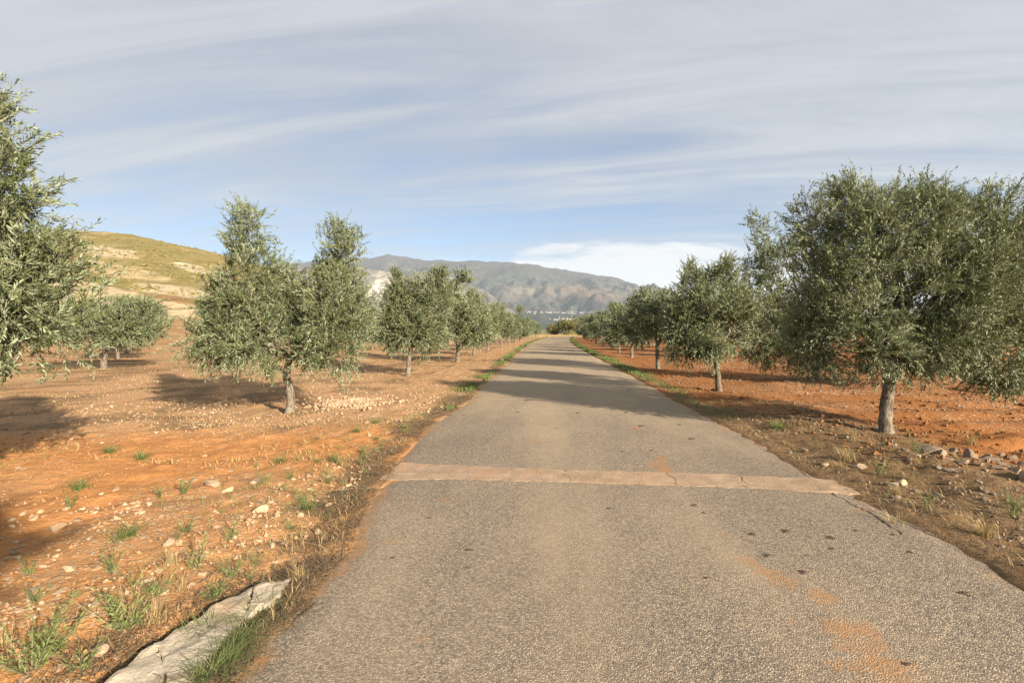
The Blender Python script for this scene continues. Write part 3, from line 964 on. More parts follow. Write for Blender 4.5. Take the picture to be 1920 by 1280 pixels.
def build_tree(loc, lobes, n, rng, trunk_path, trunk_r, fork_at=None, name='olive_tree', detail=2, **kw):
    """An olive tree: Empty at its foot > trunk, branches, crown."""
    root = link(name, None, loc=loc)
    tp = np.array(trunk_path, float)
    nn = 9 if detail > 1 else 6
    s = np.linspace(0, 1, len(tp)); tt = np.linspace(0, 1, nn)
    path = np.stack([np.interp(tt, s, tp[:, i]) for i in range(3)], 1)
    path[1:-1] += rng.normal(size=(nn - 2, 3)) * trunk_r * 0.06
    path = np.concatenate([[path[0] - [0, 0, 0.12]], path])
    rad = trunk_r * np.interp(np.linspace(0, 1, len(path)), [0, 0.10, 0.22, 0.7, 1.0], [1.55, 1.35, 1.02, 0.88, 0.80])
    link('trunk', tube_mesh('trunk', [tube(path, rad, 14 if detail > 1 else 7, 0.03, rng)], M_BARK), root)
    top = path[-1]
    big = sorted(lobes, key=lambda l: -l[3] * l[4] * l[5])[:5 if detail > 1 else 3]
    for l in big:
        c = np.array(l[:3])
        end = c + np.array([0, 0, l[5] * 0.45])
        lp = limb_path(top - [0, 0, trunk_r * 0.6], end, rng, 7, -0.05)
        r0 = trunk_r * 0.55
        segs = [tube(lp, np.linspace(r0, 0.010, len(lp)), 7 if detail > 1 else 5, 0.06, rng)]
        if detail > 1:
            for k in range(7):
                i = rng.integers(2, 6)
                e = c + unit(rng.normal(size=3)) * np.array(l[3:6]) * 0.85
                segs.append(tube(limb_path(lp[i], e, rng, 5, 0.05), np.linspace(r0 * 0.38, 0.005, 5), 5, 0.05, rng))
        link('branch', tube_mesh('branch', segs, M_BARK), root)
    cr = link('crown', crown_mesh('crown', lobes, n, rng, **kw), root)
    cr['kind'] = 'stuff'
    return root


def L_(base, d, spec):
    """Lobes measured on the photograph (px, py, half-width px, half-height px, depth offset m, depth radius m) -> metres from the tree's foot."""
    k = d / FOC
    return [((px - base[0]) * k, dy, (base[1] - py) * k, rx * k, ry_, rz * k) for (px, py, rx, rz, dy, ry_) in spec]


def put(base_px):
    x, d = gp(*base_px)
    return (x, d, float(gh(x, d)) - 0.01), d


TREES = []
# L0: nearest tree on the left, mostly outside the frame
r0 = np.random.default_rng(11)
lob = [(0.25, 0.0, 1.95, 0.95, 0.9, 0.72), (0.62, -0.15, 2.35, 0.60, 0.6, 0.55), (0.55, 0.1, 1.60, 0.75, 0.8, 0.34), (0.60, 0.0, 2.85, 0.40, 0.4, 0.42), (0.55, 0, 3.30, 0.24, 0.3, 0.40), (0.45, 0, 3.0, 0.42, 0.4, 0.42), (0.3, 0, 3.5, 0.25, 0.3, 0.3),
       (-0.5, 0.2, 1.9, 1.0, 1.0, 0.8), (-0.2, 0.2, 2.8, 0.6, 0.6, 0.6), (1.05, 0.0, 2.05, 0.32, 0.4, 0.40), (1.12, -0.1, 2.75, 0.22, 0.3, 0.26), (0.78, -0.4, 1.38, 0.36, 0.3, 0.22), (1.0, -0.1, 1.75, 0.34, 0.4, 0.3)]
t = build_tree((-5.27, 4.15, float(gh(-5.27, 4.15))), lob, 3400, r0, [(0, 0, 0), (0.05, 0, 0.45), (0.0, 0.0, 0.85)], 0.105, n_leaf=22, leaf_len=0.072, leaf_w=0.0062, fine=False, s_len=(0.15, 0.32))
tag(t, 'nearest olive tree at the left edge, its loose silvery shoots cut by the frame', 'olive tree', 'olive trees')

# L1: forked tree with two spires
base = (543, 775); loc, d = put(base)
lob = L_(base, d, [(470, 432, 30, 52, 0, 0.4), (468, 500, 46, 50, 0, 0.6), (448, 555, 62, 60, 0, 0.8), (412, 560, 32, 40, 0.1, 0.5), (450, 620, 68, 55, 0, 0.9), (415, 640, 48, 44, -0.1, 0.7), (480, 650, 48, 40, -0.2, 0.7), (395, 600, 22, 38, 0.1, 0.4),
                   (448, 480, 22, 30, 0, 0.3), (522, 520, 12, 32, 0.3, 0.3), (634, 470, 34, 56, 0.1, 0.45), (628, 545, 50, 60, 0.1, 0.7), (628, 610, 58, 55, 0.1, 0.8), (632, 660, 56, 42, -0.1, 0.7), (668, 600, 24, 48, 0.1, 0.5), (655, 455, 16, 24, 0.1, 0.25),
                   (595, 520, 18, 34, 0.2, 0.35), (540, 610, 36, 30, 0.5, 0.5), (548, 568, 26, 44, 0.3, 0.4), (515, 555, 26, 40, 0.2, 0.4), (590, 650, 34, 40, 0, 0.5), (515, 685, 26, 14, -0.2, 0.3)])
t = build_tree(loc, lob, 6400, np.random.default_rng(12), [(0, 0, 0), (0.03, 0, 0.35), (-0.07, 0, 0.75), (-0.02, 0.05, 1.1)], 0.076, n_leaf=15, leaf_len=0.072, leaf_w=0.0080, s_len=(0.14, 0.32))
tag(t, 'olive tree with two tall spires and a forked curved trunk beside the road', 'olive tree', 'olive trees')

# L2
base = (765, 704); loc, d = put(base)
lob = L_(base, d, [(770, 615, 42, 42, 0, 0.9), (742, 560, 22, 36, 0, 0.5), (765, 565, 26, 36, 0, 0.5), (815, 565, 40, 44, 0.3, 0.8), (820, 520, 20, 20, 0.3, 0.35), (738, 625, 28, 38, 0, 0.6), (805, 622, 40, 42, 0.2, 0.8), (780, 590, 50, 40, 0.2, 0.9), (745, 595, 32, 40, 0, 0.6), (742, 522, 10, 14, 0, 0.2), (785, 540, 14, 18, 0, 0.3)])
t = build_tree(loc, lob, 5200, np.random.default_rng(13), [(0, 0, 0), (0.02, 0, 0.4), (0.08, 0, 0.9)], 0.085, n_leaf=14, leaf_len=0.075, leaf_w=0.0115, s_len=(0.15, 0.34))
tag(t, 'olive tree second beyond the forked one on the left, low bush behind its trunk', 'olive tree', 'olive trees')

# R1: the big round tree on the right
base = (1660, 820); loc, d = put(base)
lob = L_(base, d, [(1715, 565, 155, 125, 0, 1.2), (1770, 540, 90, 80, -0.3, 0.7), (1605, 455, 70, 82, 0, 0.85), (1715, 440, 85, 70, 0.1, 0.9), (1845, 470, 80, 88, 0, 0.9), (1600, 590, 76, 80, -0.2, 0.85), (1850, 620, 95, 85, -0.1, 0.9), (1610, 665, 60, 44, -0.35, 0.6),
                   (1690, 660, 70, 44, -0.2, 0.8), (1725, 645, 78, 52, -0.4, 0.7), (1840, 695, 60, 36, -0.3, 0.6), (1590, 372, 28, 34, 0, 0.4), (1640, 390, 26, 28, 0.1, 0.35), (1720, 380, 34, 26, 0, 0.4), (1790, 395, 36, 30, 0.1, 0.4), (1870, 390, 34, 28, 0, 0.4), (1965, 540, 70, 115, 0.1, 0.9), (1525, 430, 30, 50, 0.1, 0.4), (1540, 520, 38, 60, 0.0, 0.5), (1548, 610, 48, 62, 0.2, 0.6), (1550, 680, 44, 40, 0.2, 0.5), (1520, 640, 28, 40, 0.4, 0.4)])
t = build_tree(loc, lob, 10500, np.random.default_rng(14), [(0, 0, 0), (0.02, 0, 0.35), (0.09, 0.02, 0.95)], 0.096, n_leaf=17, leaf_len=0.074, leaf_w=0.0068, fine=False, s_len=(0.14, 0.34))
tag(t, 'largest olive tree, broad round crown beside the right edge of the road', 'olive tree', 'olive trees')

# R2
base = (1348, 735); loc, d = put(base)
lob = L_(base, d, [(1340, 585, 66, 55, 0, 1.0), (1300, 540, 34, 36, 0, 0.6), (1350, 528, 34, 34, 0.1, 0.6), (1276, 600, 30, 48, 0, 0.6), (1390, 590, 38, 55, 0.1, 0.7), (1325, 640, 62, 32, -0.2, 0.8), (1385, 560, 26, 40, 0.2, 0.5), (1295, 510, 12, 16, 0, 0.2), (1360, 500, 14, 16, 0, 0.25), (1280, 650, 28, 26, 0, 0.4)])
t = build_tree(loc, lob, 5000, np.random.default_rng(15), [(0, 0, 0), (-0.03, 0, 0.4), (-0.1, 0, 0.95)], 0.080, n_leaf=14, leaf_len=0.078, leaf_w=0.0095, s_len=(0.15, 0.33))
tag(t, 'dark olive tree on a slim leaning trunk, second along the right side of the road', 'olive tree', 'olive trees')

# tall dark tree behind, between the first two on the right
d = 16.0; base = (1530, VPY + FOC * CAM_H / d); x = (1530 - VPX) / FOC * d
lob = L_(base, d, [(1440, 450, 30, 40, 0, 0.5), (1420, 420, 16, 20, 0, 0.3), (1470, 505, 62, 62, 0, 1.1), (1450, 590, 62, 60, 0, 1.1), (1510, 560, 50, 60, 0.2, 0.9), (1425, 640, 40, 44, 0, 0.8), (1490, 650, 54, 44, 0, 0.9), (1440, 665, 40, 30, 0, 0.7), (1415, 520, 22, 36, 0, 0.4)])
t = build_tree((x, d, float(gh(x, d))), lob, 4300, np.random.default_rng(16), [(0, 0, 0), (0.05, 0, 0.5), (0, 0, 1.0)], 0.11, n_leaf=14, leaf_len=0.075, leaf_w=0.0115, s_len=(0.16, 0.36))
tag(t, 'tall dark olive tree behind the gap left of the largest tree', 'olive tree', 'olive trees')

# F1: wide low tree in the left field
base = (195, 693); loc, d = put(base)
loc = (loc[0], loc[1], float(gh(loc[0], loc[1])))
lob = L_(base, d, [(235, 605, 62, 40, 0, 1.2), (145, 610, 62, 38, 0, 1.2), (265, 578, 30, 22, 0, 0.6), (200, 632, 85, 24, -0.2, 1.2), (285, 615, 30, 32, 0, 0.7), (195, 585, 44, 28, 0, 0.9), (90, 620, 30, 30, 0, 0.7)])
t = build_tree(loc, lob, 3600, np.random.default_rng(17), [(0, 0, 0), (0, 0, 0.4), (0.05, 0, 0.8)], 0.12, n_leaf=13, leaf_len=0.085, leaf_w=0.0140, s_len=(0.16, 0.36))
tag(t, 'low wide olive tree alone in the left field, left of the lane between the rows', 'olive tree', 'olive trees')


# variants for the rows that run into the distance
def generic_lobes(rng, H=3.7):
    lb = [(0, 0, 1.9, 1.05, 1.05, 0.80)]
    for k in range(7):
        a = k * 0.9 + rng.uniform(-0.4, 0.4)
        lb.append((math.cos(a) * rng.uniform(0.6, 1.0), math.sin(a) * rng.uniform(0.6, 1.0), rng.uniform(1.25, 2.3), rng.uniform(0.5, 0.8), rng.uniform(0.5, 0.8), rng.uniform(0.4, 0.65)))
    for k in range(rng.integers(2, 5)):
        a = rng.uniform(0, 6.28); r_ = rng.uniform(0.1, 0.8)
        z = rng.uniform(0.70, 0.93) * H
        lb.append((math.cos(a) * r_, math.sin(a) * r_, z, rng.uniform(0.22, 0.4), rng.uniform(0.22, 0.4), rng.uniform(0.28, 0.5)))
    return lb


PROTO = []
for k in range(6):
    rg = np.random.default_rng(200 + k)
    PROTO.append(build_tree((0, 0, 0), generic_lobes(rg), 3000, rg, [(0, 0, 0), (rg.uniform(-.05, .05), 0, 0.45), (rg.uniform(-.1, .1), rg.uniform(-.1, .1), 0.95)], 0.09,
                            detail=1, n_leaf=11, leaf_len=0.095, leaf_w=0.0170, s_len=(0.16, 0.38)))
rt = random.Random(5)
USED = [False] * len(PROTO)


def plant(k, x, y, rot, sc, label, cat='olive tree', group='olive trees'):
    p = PROTO[k]
    loc = (x, y, float(gh(x, y)))
    if not USED[k]:
        USED[k] = True
        r = p
    else:
        r = p.copy(); COL.objects.link(r)
        for ch in list(p.children):
            c = ch.copy(); COL.objects.link(c); c.parent = r
    r.location = loc
    r.rotation_euler = (rt.uniform(-0.06, 0.06), rt.uniform(-0.06, 0.06), rot)
    r.scale = sc
    tag(r, label, cat, group)
    return r


ORD = ['first', 'second', 'third', 'fourth', 'fifth', 'sixth', 'seventh', 'eighth', 'ninth', 'tenth', 'eleventh', 'twelfth', 'thirteenth', 'fourteenth', 'fifteenth', 'sixteenth', 'seventeenth', 'eighteenth', 'nineteenth', 'twentieth']


def rnd_plant(x, y, label, s=1.0):
    z = s * rt.uniform(0.90, 1.16)
    plant(rt.randrange(len(PROTO)), x, y, rt.uniform(0, 6.28), (z * rt.uniform(0.88, 1.12), z * rt.uniform(0.88, 1.12), z), label)


left_row = [(-4.25, 25.2, 1.14), (-4.35, 31.8, 1.06), (-4.2, 38.6, 1.06)]
for dd in (46.5, 54.5, 62.5, 70.5, 78.5, 86.5, 94.5, 102.5):
    left_row.append((float(road_c(dd)) - 4.55, dd, 1.06))
for i, (x, y, s) in enumerate(left_row):
    rnd_plant(x, y, 'olive tree, %s from the camera in the row along the left side of the road' % ORD[i + 3], s)
right_row = [(4.65, 20.8, 1.0), (5.08, 29.6, 0.92), (5.2, 35.5, 0.88), (5.5, 41.5, 0.9), (5.6, 48.5, 0.9)]
for dd in (56.5, 64.0, 72.0, 80.0, 88.0, 96.0, 104.0):
    right_row.append((float(road_c(dd)) + 4.9, dd, 0.9))
for i, (x, y, s) in enumerate(right_row):
    rnd_plant(x, y, 'olive tree, %s from the camera in the row along the right side of the road' % ORD[i + 2], s)
# left field: rows on both sides of the grassy lane
P0 = np.array([-16.3, 24.8]); dv = np.array([-0.588, 0.809]); nvv = np.array([0.809, 0.588])
for r_i, offn, nm in ((0, -3.7, 'just left of the lane'), (1, 3.9, 'just right of the lane'), (2, -11.3, 'one row left of the lane'), (3, 11.4, 'two rows right of the lane'), (4, -19, 'far left of the lane'), (5, 19, 'three rows right of the lane')):
    c = 0
    for k in range(0, 13):
        tpos = k * 7.2 + (5.4 if r_i == 0 else 1.5 if r_i == 1 else (k % 2) * 0.8 + r_i)
        p = P0 + dv * tpos + nvv * offn
        if p[0] > -9.5 + min(0, -(p[1] - 40) * 0.05) or p[1] > 110 or (r_i == 3 and p[1] < 22):
            continue
        if (p[0] / p[1]) < -1.25:
            continue
        rnd_plant(p[0], p[1], 'olive tree, %s along the field row %s on the left' % (ORD[c], nm), 1.0)
        c += 1
# right field rows, also those whose shade falls across the soil
for r_i, (x0, nm) in enumerate(((11.2, 'nearest'), (18.4, 'second'), (25.6, 'third'), (32.8, 'fourth'))):
    c = 0
    for k in range(0, 13):
        y = 4.5 + k * 7.9 + (r_i % 2) * 3.2 + r_i * 1.2
        x = x0 + rt.uniform(-0.4, 0.4) + 0.0004 * max(y - 36, 0) ** 2
        if x / y > 1.6 or y > 92 or (x / y < 0.92 and y < 27):
            continue
        rnd_plant(x, y, 'olive tree, %s along the %s field row behind the right roadside trees' % (ORD[c], nm), 1.05)
        c += 1
# tall olive added unseen behind the viewpoint, shaped to shade the lower left
rg = np.random.default_rng(19)
lb = [(0, 0, 2.2, 1.1, 1.1, 0.9), (0, 0, 3.4, 1.0, 1.0, 0.8), (0.2, 0.15, 4.5, 0.85, 0.85, 0.6), (-0.5, -0.4, 4.4, 0.6, 0.6, 0.5), (0.1, 0, 5.1, 0.4, 0.4, 0.4)]
t = build_tree((4.80, -7.15, 0.25), lb, 2600, rg, [(0, 0, 0), (0.03, 0, 0.6), (0, 0, 1.3)], 0.12, detail=1, n_leaf=11, leaf_len=0.14, leaf_w=0.034, s_len=(0.16, 0.38))
tag(t, 'tall olive tree added unseen behind the viewpoint to shade the lower left', 'olive tree', 'olive trees')

# ------------------------------------------------------------------ far bend: dry bank and autumn bushes
for k, (px, d, h, wd) in enumerate(((1062, 150, 5.2, 3.6), (1085, 146, 6.4, 4.0), (1112, 150, 6.2, 4.0), (1040, 152, 3.6, 3.0))):
    rg = np.random.default_rng(300 + k)
    x = (px - VPX) / FOC * d
    lb = [(0, 0, h * 0.45, wd * 0.8, wd * 0.8, h * 0.38)] + [(rg.uniform(-1, 1) * wd * 0.6, rg.uniform(-1, 1) * wd * 0.6, rg.uniform(0.3, 0.75) * h, wd * 0.42, wd * 0.42, h * 0.26) for _ in range(6)]
    t = build_tree((x, d, float(gh(x, d))), lb, 1300, rg, [(0, 0, 0), (0, 0, 0.6), (0.1, 0, 1.2)], 0.1, detail=1, name='autumn_bush', n_leaf=9, leaf_len=0.22, leaf_w=0.07, s_len=(0.3, 0.8), mat=M_AUTUMN, fine=False)
    tag(t, ('mustard yellow bush left of the middle one beyond the bend', 'tall mustard yellow bush straight beyond the bend of the road', 'mustard yellow bush partly behind the far right roadside trees', 'lowest mustard yellow bush, beyond the last left roadside trees')[k], 'bush', 'yellow bushes beyond the bend')


def blades(root, h, wd, lean, rng, curl=0.5):
    """Grass blades from root points; three triangles each."""
    n = len(root)
    az = rng.uniform(0, 6.28, n)
    dx = np.stack([np.cos(az), np.sin(az), np.zeros(n)], 1)
    sx_ = np.stack([-np.sin(az), np.cos(az), np.zeros(n)], 1)
    ln = (lean * rng.uniform(0.2, 1.4, n))[:, None]
    up = np.array([0, 0, 1.0])
    h = h[:, None]; w2 = np.broadcast_to(np.asarray(wd), (n,))[:, None]
    mid = root + up * h * 0.55 + dx * h * ln * 0.35
    tip = root + up * h * (1 - 0.25 * ln * curl) + dx * h * ln
    V = np.stack([root - sx_ * w2, root + sx_ * w2, mid - sx_ * w2 * 0.8, mid + sx_ * w2 * 0.8, tip], 1).reshape(-1, 3)
    b = np.arange(n)[:, None] * 5
    F = np.concatenate([b + [0, 1, 3], b + [0, 3, 2], b + [2, 3, 4]], 1).reshape(-1, 3)
    tone = np.repeat(np.clip(rng.normal(0.5, 0.28, n), 0, 1), 5)
    return V, F, tone


def blade_obj(name, root, h, wd, lean, rng, mat, label, kind='stuff'):
    V, F, tone = blades(root, h, wd, lean, rng)
    o = link(name, np_mesh(name, V, tris=F, mats=[mat], attrs={'tone': tone}))
    tag(o, label, kind=kind)
    return o


rb = np.random.default_rng(21)


def on_ground(x, y):
    return np.stack([x, y, gh(x, y) - 0.004], 1)


# green grass along the right edge, patchy
n = 26000
yy = 9 + (rb.random(n) ** 1.6) * 100
xx = road_r(yy) + 0.06 + np.abs(rb.normal(0.22, 0.22, n))
pat = fbm(xx * 1.1, yy * 0.55, 3, 91)
k = (pat > 0.46 - 0.10 * sstep(yy, 14, 22)) & (rb.random(n) < 0.06 + 0.94 * sstep(yy, 12, 24))
xx, yy = xx[k], yy[k]
blade_obj('grass', on_ground(xx, yy), rb.uniform(0.03, 0.11, len(xx)), 0.004 + 0.0003 * yy, 0.9, rb, M_WEED, 'green grass growing along the right road edge')
# sparse grass along the left edge
n = 16000
yy = 9 + (rb.random(n) ** 1.5) * 100
xx = road_l(yy) - 0.05 - np.abs(rb.normal(0.2, 0.25, n))
k = fbm(xx * 0.9, yy * 0.5, 3, 92) > 0.50
xx, yy = xx[k], yy[k]
blade_obj('grass', on_ground(xx, yy), rb.uniform(0.03, 0.12, len(xx)), 0.004 + 0.0003 * yy, 0.7, rb, M_WEED, 'thin green grass along the left road edge')
# dry grass on the bank at the bend
n = 9000
xx = rb.uniform(-5, 14, n); yy = rb.uniform(112, 136, n)
k = (xx < road_l(yy) - 0.2)
xx, yy = xx[k], yy[k]
blade_obj('dry_grass', on_ground(xx, yy), rb.uniform(0.12, 0.45, len(xx)), 0.03, 0.6, rb, M_DRY, 'tall dry yellow grass on the bank at the bend')

# dry litter and straw on both verges
n = 7500
yy = 2.0 + rb.random(n) ** 1.5 * 13
sd = rb.random(n) < 0.5
xx = np.where(sd, road_l(yy) - 0.06 - np.abs(rb.normal(0.12, 0.50, n)), road_r(yy) + 0.05 + np.abs(rb.normal(0.35, 1.1, n)))
k = fbm(xx * 1.7, yy * 1.7, 3, 93) > 0.46
xx, yy = xx[k], yy[k]
blade_obj('dry_grass', on_ground(xx, yy), rb.uniform(0.02, 0.09, len(xx)), 0.0022, 2.2, rb, M_DRY, 'dry straw and plant litter on the verges')
# dark matted stalks along the edges
n = 24000
yy = 2.0 + rb.random(n) ** 1.4 * 11
sd = rb.random(n) < 0.6
xx = np.where(sd, road_l(yy) + 0.04 - np.abs(rb.normal(0.05, 0.28, n)), road_r(yy) - 0.02 + np.abs(rb.normal(0.1, 0.75, n)))
k = fbm(xx * 2.1, yy * 2.1, 3, 89) > 0.43
xx, yy = xx[k], yy[k]
blade_obj('dead_stalks', np.stack([xx, yy, np.maximum(gh(xx, yy), -0.02) - 0.004], 1), rb.uniform(0.012, 0.04, len(xx)), 0.0022, 4.0, rb, M_LITTER, 'dark matted dead stalks along the road edges')
# dead stalks matted in the rut beside the apron
n = 4200
a_, b_ = np.array(gp(135, 1285)), np.array(gp(520, 1078))
tt = rb.random(n)[:, None]
pp = a_ + (b_ - a_) * tt + rb.normal(0, 0.085, (n, 2)) + np.array([-0.03, 0.02])
blade_obj('dead_stalks', on_ground(pp[:, 0], pp[:, 1]), rb.uniform(0.015, 0.06, n), 0.002, 3.0, rb, M_LITTER, 'dark dead stalks matted in the rut beside the concrete apron')
# stubble in the left field
n = 16000
yy = 6 + rb.random(n) ** 1.3 * 40
xx = -1.8 - rb.random(n) * (yy * 1.05 + 1)
k = (fbm(xx * 0.9, yy * 0.9, 3, 94) > 0.53) & (xx < road_l(yy) - 0.5)
xx, yy = xx[k], yy[k]
blade_obj('dry_grass', on_ground(xx, yy), rb.uniform(0.02, 0.10, len(xx)), 0.003 + 0.0002 * yy, 1.4, rb, M_DRY, 'thin dry stubble over the left field')
n = 9000
yy = 3 + rb.random(n) ** 1.3 * 22
xx = -1.8 - rb.random(n) * (yy * 1.0 + 1)
k = (fbm(xx * 0.8, yy * 0.8, 3, 95) > 0.60) & (xx < road_l(yy) - 0.3)
xx, yy = xx[k], yy[k]
blade_obj('grass', on_ground(xx, yy), rb.uniform(0.02, 0.08, len(xx)), 0.003 + 0.0001 * yy, 1.2, rb, M_WEED, 'sparse green sprouts over the left field')

# ------------------------------------------------------------------ stones
bm = bmesh.new(); bmesh.ops.create_icosphere(bm, subdivisions=1, radius=1)
ICO_V = np.array([v.co[:] for v in bm.verts]); ICO_F = np.array([[v.index for v in f.verts] for f in bm.faces]); bm.free()
BASE_ICO = (ICO_V, ICO_F)


def off_apron(x, y):
    a_, b_ = np.array(gp(240, 1300)), np.array(gp(530, 1085))
    t_ = (b_ - a_) / np.hypot(*(b_ - a_))
    return (np.abs((x - a_[0]) * -t_[1] + (y - a_[1]) * t_[0] - 0.02) > 0.26) | (y > 3.4)


OCT_V = np.array([(1, 0, 0), (-0.8, 0.3, 0.1), (0.1, 1, 0), (0, -1, 0.1), (0, 0.1, 1), (0.1, 0, -1)], float)
OCT_F = np.array([(0, 2, 4), (2, 1, 4), (1, 3, 4), (3, 0, 4), (2, 0, 5), (1, 2, 5), (3, 1, 5), (0, 3, 5)])


def pebbles(x, y, size, rng, mat, name, label, sink=0.25, flat=0.6, base=None):
    ICO_V, ICO_F = base or BASE_ICO
    n = len(x)
    nvp = len(ICO_V)
    V = np.repeat(ICO_V[None], n, 0) * rng.uniform(0.72, 1.25, (n, nvp, 1))
    sc = np.stack([size * rng.uniform(0.75, 1.3, n), size * rng.uniform(0.6, 1.0, n), size * rng.uniform(0.45, 0.9, n) * flat / 0.6], 1)
    V = V * sc[:, None, :]
    a = rng.uniform(0, 6.28, n); c, s = np.cos(a)[:, None], np.sin(a)[:, None]
    X = V[..., 0] * c - V[..., 1] * s; Y = V[..., 0] * s + V[..., 1] * c
    tl = rng.normal(0, 0.25, n)[:, None]
    Z = V[..., 2] + X * tl
    V = np.stack([X + x[:, None], Y + y[:, None], Z + (gh(x, y) + sc[:, 2] * (0.6 - sink))[:, None]], -1).reshape(-1, 3)
    F = (ICO_F[None] + (np.arange(n) * nvp)[:, None, None]).reshape(-1, 3)
    o = link(name, np_mesh(name, V, tris=F, mats=[mat], attrs={'tone': np.repeat(rng.random(n), nvp)}))
    tag(o, label, kind='stuff')
    return o


rp = np.random.default_rng(31)
n = 15000
yy = 2.2 + rp.random(n) ** 1.25 * 9
xx = -1.6 - rp.random(n) * (yy * 1.0 + 0.6)
tr = 1.25 * np.exp(-((yy - (6.9 + 0.16 * (xx + 3.5))) / 1.30) ** 2) + 0.6 * np.exp(-((xx + 4.2 + 0.25 * (yy - 4)) / 0.4) ** 2) * (yy < 6)
cl = fbm(xx * 0.9, yy * 0.9, 3, 96)
k = (xx < road_l(yy) - 0.25) & (rp.random(n) > tr * 1.0) & (cl > 0.44 + 0.18 * rp.random(n)) & off_apron(xx, yy)
xx, yy = xx[k], yy[k]
pebbles(xx, yy, np.clip(rp.lognormal(-4.75, 0.52, len(xx)), 0.004, 0.030) * (1 + 0.02 * yy), rp, M_STONE, 'gravel', 'small pale stones lying on the left field')
n = 7000
yy = 8.4 + rp.random(n) * 13
xx = -2.4 - rp.random(n) ** 1.2 * (yy * 0.75)
k = (fbm(xx * 0.6, yy * 0.6, 3, 97) > 0.42) & (xx < road_l(yy) - 0.5)
xx, yy = xx[k], yy[k]
pebbles(xx, yy, np.clip(rp.lognormal(-4.35, 0.45, len(xx)), 0.008, 0.04), rp, M_STONE, 'gravel', 'pale stones spread between the left trees', base=(OCT_V, OCT_F))
# low stone bank right of the forked tree
n = 900
a = rp.normal(size=(n, 2))
cx, cy = gp(655, 757)
xx = cx + a[:, 0] * 0.42; yy = cy + a[:, 1] * 0.50
pebbles(xx, yy, np.clip(rp.lognormal(-3.75, 0.35, n), 0.014, 0.05), rp, M_STONE, 'gravel', 'low heap of pale stones right of the forked tree', sink=0.0)
# right verge
n = 3200
yy = 3.0 + rp.random(n) * 8
xx = road_r(yy) + 0.12 + np.abs(rp.normal(0.9, 0.9, n))
k = fbm(xx * 1.1, yy * 1.1, 3, 98) > 0.42
xx, yy = xx[k], yy[k]
pebbles(xx, yy, np.clip(rp.lognormal(-4.6, 0.5, len(xx)), 0.005, 0.035), rp, M_ROCK, 'gravel', 'small stones on the right verge')
n = 3000
yy = 10 + rp.random(n) * 16
xx = road_r(yy) + 0.8 + rp.random(n) * 8
k = fbm(xx * 0.6, yy * 0.6, 3, 99) > 0.47
xx, yy = xx[k], yy[k]
pebbles(xx, yy, np.clip(rp.lognormal(-3.8, 0.45, len(xx)), 0.012, 0.06), rp, M_ROCK, 'gravel', 'stones spread between the right trees', base=(OCT_V, OCT_F))
M_CLODS = plain('soil_clod', (0.33, 0.175, 0.072), 0.95)
M_CLODR = plain('red_soil_clod', (0.22, 0.100, 0.038), 0.95)
n = 6500
yy = 2.3 + rp.random(n) ** 1.3 * 12
xx = -1.7 - rp.random(n) * (yy * 0.95 + 0.5)
k = (xx < road_l(yy) - 0.15) & (fbm(xx * 1.0, yy * 1.0, 3, 85) > 0.45) & off_apron(xx, yy)
xx, yy = xx[k], yy[k]
pebbles(xx, yy, np.clip(rp.lognormal(-4.6, 0.50, len(xx)), 0.005, 0.024), rp, M_CLODS, 'soil_clods', 'loose clods of orange soil on the left field', base=(OCT_V, OCT_F))
n = 6500
yy = 5.5 + rp.random(n) * 15
xx = road_r(yy) + 0.9 + rp.random(n) * 8
k = (fbm(xx * 0.8, yy * 0.8, 3, 86) > 0.42)
xx, yy = xx[k], yy[k]
pebbles(xx, yy, np.clip(rp.lognormal(-3.8, 0.5, len(xx)), 0.01, 0.08), rp, M_CLODR, 'soil_clods', 'loose clods of red soil on the right field', base=(OCT_V, OCT_F))


def rock_mesh(name, seed, mat, flat=0.6, sub=2):
    rg = np.random.default_rng(seed)
    bm = bmesh.new(); bmesh.ops.create_icosphere(bm, subdivisions=sub, radius=1)
    cuts = [unit(rg.normal(size=3)) for _ in range(11)]
    lim = rg.uniform(0.35, 0.72, 11)
    for v in bm.verts:
        p = np.array(v.co)
        for c_, l_ in zip(cuts, lim):
            dd = p @ c_
            if dd > l_:
                p = p - c_ * (dd - l_) * 1.0
        p = p + rg.normal(size=3) * 0.012
        v.co = (p[0] * 1.45, p[1] * 1.0, p[2] * flat * 1.2)
    me = bpy.data.meshes.new(name); bm.to_mesh(me); bm.free()
    me.materials.append(mat)
    a = me.attributes.new('tone', 'FLOAT', 'POINT')
    a.data.foreach_set('value', np.full(len(me.vertices), rg.random(), np.float32))
    return me


PALE = [rock_mesh('stone', 400 + k, M_STONE, 0.62, 2) for k in range(7)]
GREY = [rock_mesh('rock', 500 + k, M_ROCK, (0.55, 0.42, 0.75, 0.5, 0.62, 0.35, 0.8)[k], 2) for k in range(7)]
rk = random.Random(9)


def stone(meshes, x, y, size, name, label, group=None, cat='stone', z=None, tilt=0.25):
    o = link(name, rk.choice(meshes))
    o.location = (x, y, (float(gh(x, y)) + size * 0.12) if z is None else z)
    o.rotation_euler = (rk.uniform(-tilt, tilt), rk.uniform(-tilt, tilt), rk.uniform(0, 6.28))
    o.scale = (size, size, size)
    tag(o, label, cat, group)
    return o


